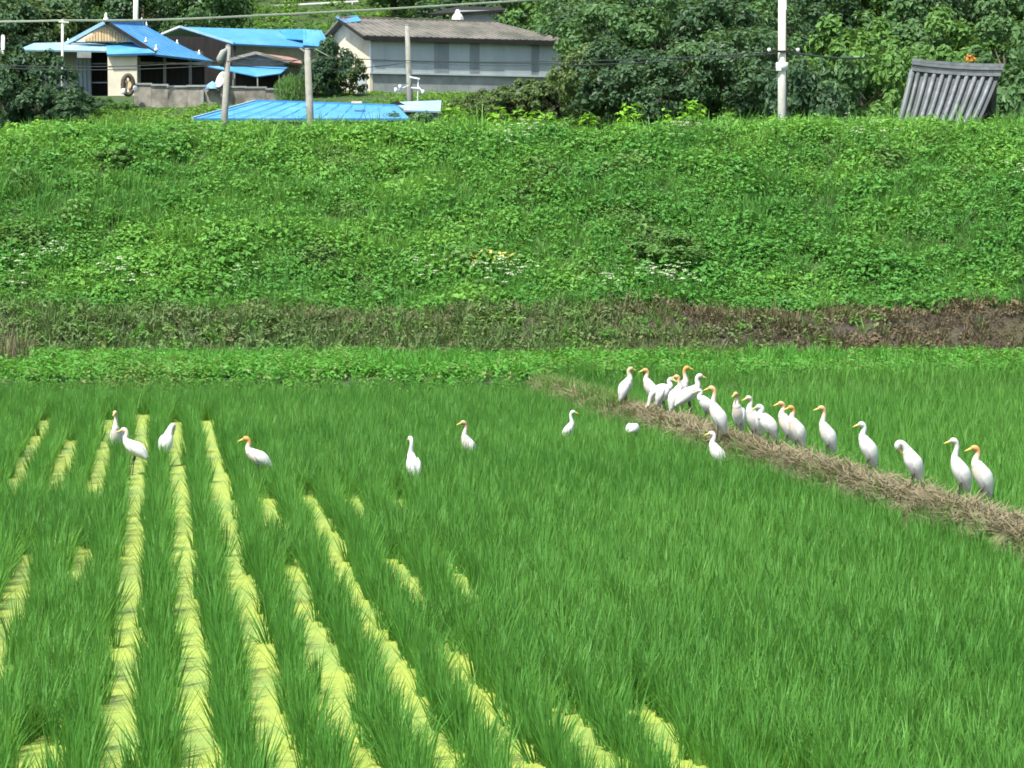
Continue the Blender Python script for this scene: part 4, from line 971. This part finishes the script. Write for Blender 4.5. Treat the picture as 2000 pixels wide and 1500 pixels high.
# spine from tail tip to face: x forward, z up, radius; nb = index where the neck begins
POSE = {
    'upright': ([(-.095, .085, .010), (-.072, .135, .030), (-.045, .205, .056), (-.012, .285, .069), (.020, .345, .057), (.040, .395, .034), (.036, .43, .024), (.024, .462, .0195), (.026, .492, .019), (.046, .512, .0225), (.068, .513, .0205), (.088, .506, .010)], 4),
    'tall': ([(-.095, .085, .010), (-.072, .135, .030), (-.045, .205, .055), (-.012, .285, .067), (.020, .350, .053), (.036, .40, .030), (.030, .445, .021), (.020, .49, .018), (.024, .53, .018), (.044, .552, .022), (.066, .553, .020), (.086, .546, .010)], 4),
    'hunch': ([(-.115, .105, .010), (-.088, .155, .030), (-.055, .22, .058), (-.010, .29, .072), (.035, .345, .058), (.065, .375, .036), (.066, .405, .026), (.052, .430, .024), (.056, .452, .022), (.075, .464, .0235), (.096, .461, .0205), (.116, .452, .010)], 4),
    'lean': ([(-.20, .17, .010), (-.16, .20, .030), (-.105, .245, .055), (-.04, .295, .070), (.02, .335, .058), (.055, .375, .034), (.062, .41, .024), (.052, .445, .020), (.056, .475, .019), (.076, .494, .0225), (.098, .493, .0205), (.118, .485, .010)], 4),
    'preen': ([(-.09, .095, .010), (-.065, .145, .030), (-.037, .215, .056), (-.005, .29, .069), (.026, .35, .055), (.048, .395, .034), (.070, .428, .027), (.096, .450, .025), (.120, .452, .025), (.134, .434, .025), (.130, .410, .021), (.118, .392, .010)], 4),
    'peck': ([(-.19, .26, .010), (-.15, .265, .032), (-.09, .275, .060), (-.02, .285, .070), (.04, .275, .055), (.085, .245, .033), (.112, .205, .023), (.122, .165, .0195), (.130, .125, .019), (.142, .095, .022), (.156, .075, .0195), (.168, .058, .010)], 4),
}
def egret(px, py, hd, pose, buff, label, head=False, s=1., hy=0., z=None):
    sp, nb = POSE[pose]
    top = max(p[1] for p in sp) + .02
    zb = 0. if z is None else z
    p = on(px, py, zb + top * s) if head else on(px, py, zb)
    base = 0. if head else zb
    a = R(hd); fx = Vector((math.cos(a), math.sin(a), 0))
    if head:   # the pixel is that of the head: step back to the feet
        hx = sp[-3][0] * s; p = p - fx * hx; p.z = base
    root = empty('egret', (p.x, p.y, base)); root.rotation_euler = (0, 0, a); root.scale = (s,) * 3
    P4 = [Vector((q[0], q[1], q[2])) for q in sp]; cur = catmull(P4, 5)
    v, f, bf = [], [], []; seg = 14; n = len(cur); x0 = None
    c_y, s_y = math.cos(R(hy)), math.sin(R(hy)); piv = P4[-4]
    ctr = []
    for i, q in enumerate(cur):
        t3 = cur[min(i + 1, n - 1)] - cur[max(i - 1, 0)]; t = Vector((t3.x, 0, t3.y)).normalized()
        u = Vector((0, 1, 0)); wv = t.cross(u).normalized(); r = max(q.z, .004) * (1.08 if i / 5 < nb + .5 else 1.2); k = i / 5
        lat = .86 if k < nb + .5 else .92
        o = Vector((q.x, 0, q.y)); 
        for j in range(seg):
            b = 2 * math.pi * j / seg; pt = o + u * (math.cos(b) * r * lat) + wv * (math.sin(b) * r)
            if hy and k > len(sp) - 4.4:
                m_ = min(1, (k - (len(sp) - 4.4)) / .9); ca, sa = math.cos(R(hy) * m_), math.sin(R(hy) * m_)
                dx, dy = pt.x - piv.x, pt.y; pt = Vector((piv.x + dx * ca - dy * sa, dx * sa + dy * ca, pt.z))
            v.append(pt)
            back = math.sin(b) < -.1   # dorsal side
            hb = max(0, min(1, (k - (len(sp) - 5.6)) / 1.2)); nbk = (.75 if (nb + 1 < k) else 0) * (1 if not back else .55)
            db = .55 if (2.0 < k < 3.9 and math.sin(b) > .55) else 0
            bb = .65 if (nb - .9 < k < nb + .9 and math.sin(b) < -.4) else 0
            bf.append(min(1., max(hb, nbk * hb + (.35 if k > nb + 1 else 0), db * (1 if buff > .7 else 0), bb * .5)) * buff)
        ctr.append(o)
    for i in range(n - 1):
        for j in range(seg): f.append((i * seg + j, i * seg + (j + 1) % seg, (i + 1) * seg + (j + 1) % seg, (i + 1) * seg + j))
    f += [tuple(range(seg - 1, -1, -1)), tuple(range((n - 1) * seg, n * seg))]
    me = mesh_obj('body', v, f, 'plumage', smooth=True, link=False); at_ = me.data.attributes.new('buff', 'FLOAT', 'POINT'); at_.data.foreach_set('value', bf)
    C.objects.link(me); me.parent = root
    # folded wings: shells that follow the flank from shoulder to tail
    for sd_ in (-1, 1):
        wv_, wf = [], []; m1, m2 = 11, 7
        i0, i1 = 2, int((nb - .15) * 5)
        for a1 in range(m1):
            ii = i0 + (i1 - i0) * a1 / (m1 - 1); i = int(ii); fr = ii - i; q = cur[i].lerp(cur[min(i + 1, n - 1)], fr)
            t3 = cur[min(i + 1, n - 1)] - cur[max(i - 1, 0)]; t = Vector((t3.x, 0, t3.y)).normalized(); wv = t.cross(Vector((0, 1, 0))).normalized()
            tt = a1 / (m1 - 1); half = 1.05 * math.sin(math.pi * (.12 + .80 * tt)) + .05
            for b1 in range(m2):
                an = (.45 + (b1 / (m2 - 1) - .5) * 1.7 * half)   # 0 = flank, + = up the back
                r = 1.08 * q.z * (1.0 + .24 * math.sin(math.pi * min(1, .15 + tt * .8)) * (1 - (2 * b1 / (m2 - 1) - 1) ** 4)) + .004
                wv_.append(Vector((q.x, 0, q.y)) + Vector((0, sd_, 0)) * (math.cos(an) * r * .90) - wv * (-math.sin(an) * r))
        for a1 in range(m1 - 1):
            for b1 in range(m2 - 1):
                k = a1 * m2 + b1; wf.append((k, k + 1, k + m2 + 1, k + m2) if sd_ > 0 else (k, k + m2, k + m2 + 1, k + 1))
        wo = mesh_obj('wing', wv_, wf, 'plumage', smooth=True, link=False); md = wo.modifiers.new('thick', 'SOLIDIFY'); md.thickness = .008; md.offset = 0
        C.objects.link(wo); wo.parent = root
    def turn(pt):
        if not hy: return pt
        dx, dy = pt.x - piv.x, pt.y; return Vector((piv.x + dx * c_y - dy * s_y, dx * s_y + dy * c_y, pt.z))
    h1, h2 = Vector((P4[-2].x, 0, P4[-2].y)), Vector((P4[-1].x, 0, P4[-1].y)); d = (h2 - h1).normalized()
    bm = MB().tube([turn(h2 - d * .012), turn(h2 + d * .012), turn(h2 + d * .038), turn(h2 + d * .062)], [.0135, .0115, .0075, .0015], 8)
    o = bm.build('bill', 'bill', None, True, link=False); C.objects.link(o); o.parent = root
    sdv = d.cross(Vector((0, 1, 0)))
    for sd_ in (-1, 1):
        e = turn(h1 + d * .006 + Vector((0, sd_ * .0205, 0)) - sdv * -.004); mb = MB()
        mb.tube([e - Vector((.0035, 0, 0)), e - Vector((.002, 0, 0)), e + Vector((.002, 0, 0)), e + Vector((.0035, 0, 0))], [.0012, .0036, .0036, .0012], 8)
        o = mb.build('eye', 'eye', None, True, link=False); C.objects.link(o); o.parent = root
    hip = Vector((cur[12].x * .5 - .01, 0, cur[13].y))
    for sd_ in (-1, 1):
        y_ = sd_ * .026; kn = Vector((-.015, y_, hip.z * .48)); ft = Vector((.004 + sd_ * .006, y_, .004)); mb = MB()
        mb.tube([Vector((hip.x, y_, hip.z)), Vector((hip.x * .8 + .004, y_, hip.z * .72)), kn, (kn + ft) / 2, ft], [.018, .010, .0058, .0048, .0055], 7)
        for ta in (-.5, 0, .5, 3.14): mb.tube([ft, ft + Vector((math.cos(ta) * .045, math.sin(ta) * .045, -.002))], [.0042, .002], 5)
        o = mb.build('leg', 'leg', None, True, link=False); C.objects.link(o); o.parent = root
    tag(root, label, 'egret', 'cattle egrets')
    return root
DZ = .285
F = dict(head=True)
egret(225, 803, 262, 'tall', .55, 'egret with thin raised neck wading by a hunched one in the duckweed lanes', **F)
egret(243, 836, 168, 'lean', .35, 'hunched white egret in the rice right beside one with a raised neck', **F)
egret(340, 828, 60, 'preen', .25, 'white egret preening alone in a duckweed lane', **F, hy=40)
egret(482, 853, 182, 'lean', 1., 'orange headed egret with orange back wading alone in the rice', **F)
egret(802, 853, 118, 'tall', .0, 'plain white egret seen from behind alone in the rice', **F, s=.98)
egret(906, 822, 205, 'tall', .75, 'yellow headed egret looking sideways alone in the middle of the rice', **F, s=.95)
egret(1118, 802, 2, 'tall', .0, 'white egret with only its neck raised above the rice', **F, s=.84)
egret(1244, 833, 70, 'peck', .0, 'white egret bent down in the rice with only its back showing', **F, s=.95)
egret(1391, 843, 165, 'upright', .1, 'white egret standing in the rice just below the straw dike', **F, s=.95)
egret(1224, 797, 20, 'upright', .6, 'egret facing another at the far end of the dike, body slanting back', z=DZ, hy=0)
egret(1268, 800, 185, 'upright', .9, 'orange naped egret facing the slanting one at the far dike end', z=DZ)
egret(1299, 812, 335, 'hunch', .0, 'small white egret standing next to a stooping one on the dike', z=DZ)
egret(1288, 808, 190, 'peck', .3, 'stooping egret with its bill down to the straw on the dike', z=DZ, s=1.05)
egret(1322, 816, 25, 'upright', .8, 'orange headed egret looking back over its body in the crowded group', z=DZ, hy=150)
egret(1333, 806, 5, 'tall', 1., 'orange headed egret with the highest head in the crowded group', z=DZ, s=1.04)
egret(1352, 822, 15, 'lean', .15, 'bulky white egret leaning forward in the crowded group on the dike', z=DZ, s=1.12)
egret(1376, 830, 190, 'hunch', .1, 'white egret half hidden behind the tallest bird of the crowded group', z=DZ, s=.9)
egret(1399, 864, 172, 'tall', .8, 'tall egret with orange neck standing foremost in the crowded group', z=DZ, s=1.1)
egret(1441, 857, 235, 'upright', .8, 'egret with yellow bill beside a white one, next after the crowded group', z=DZ)
egret(1470, 870, 205, 'upright', .35, 'white egret in the middle of a close trio on the dike', z=DZ, s=1.03)
egret(1497, 879, 178, 'hunch', .0, 'hunched white egret at the near end of a close trio', z=DZ, s=1.02)
egret(1534, 880, 190, 'upright', .8, 'egret with long yellow bill standing behind its orange headed twin', z=DZ)
egret(1553, 890, 195, 'upright', 1., 'orange headed egret standing in front of its twin on the dike', z=DZ)
egret(1613, 900, 188, 'tall', .8, 'lone egret with orange head and grey belly between a pair and a white one', z=DZ, s=1.0)
egret(1692, 930, 186, 'upright', .0, 'upright white egret with yellow bill standing by itself on the dike', z=DZ, s=1.0)
egret(1780, 962, 188, 'preen', .1, 'white egret preening its breast with bowed head on the dike', z=DZ, s=1.02)
egret(1872, 980, 184, 'tall', .12, 'white headed egret of the last pair on the dike', z=DZ, s=1.0)
egret(1914, 990, 184, 'upright', .95, 'orange headed egret of the last pair on the dike', z=DZ, s=1.02)
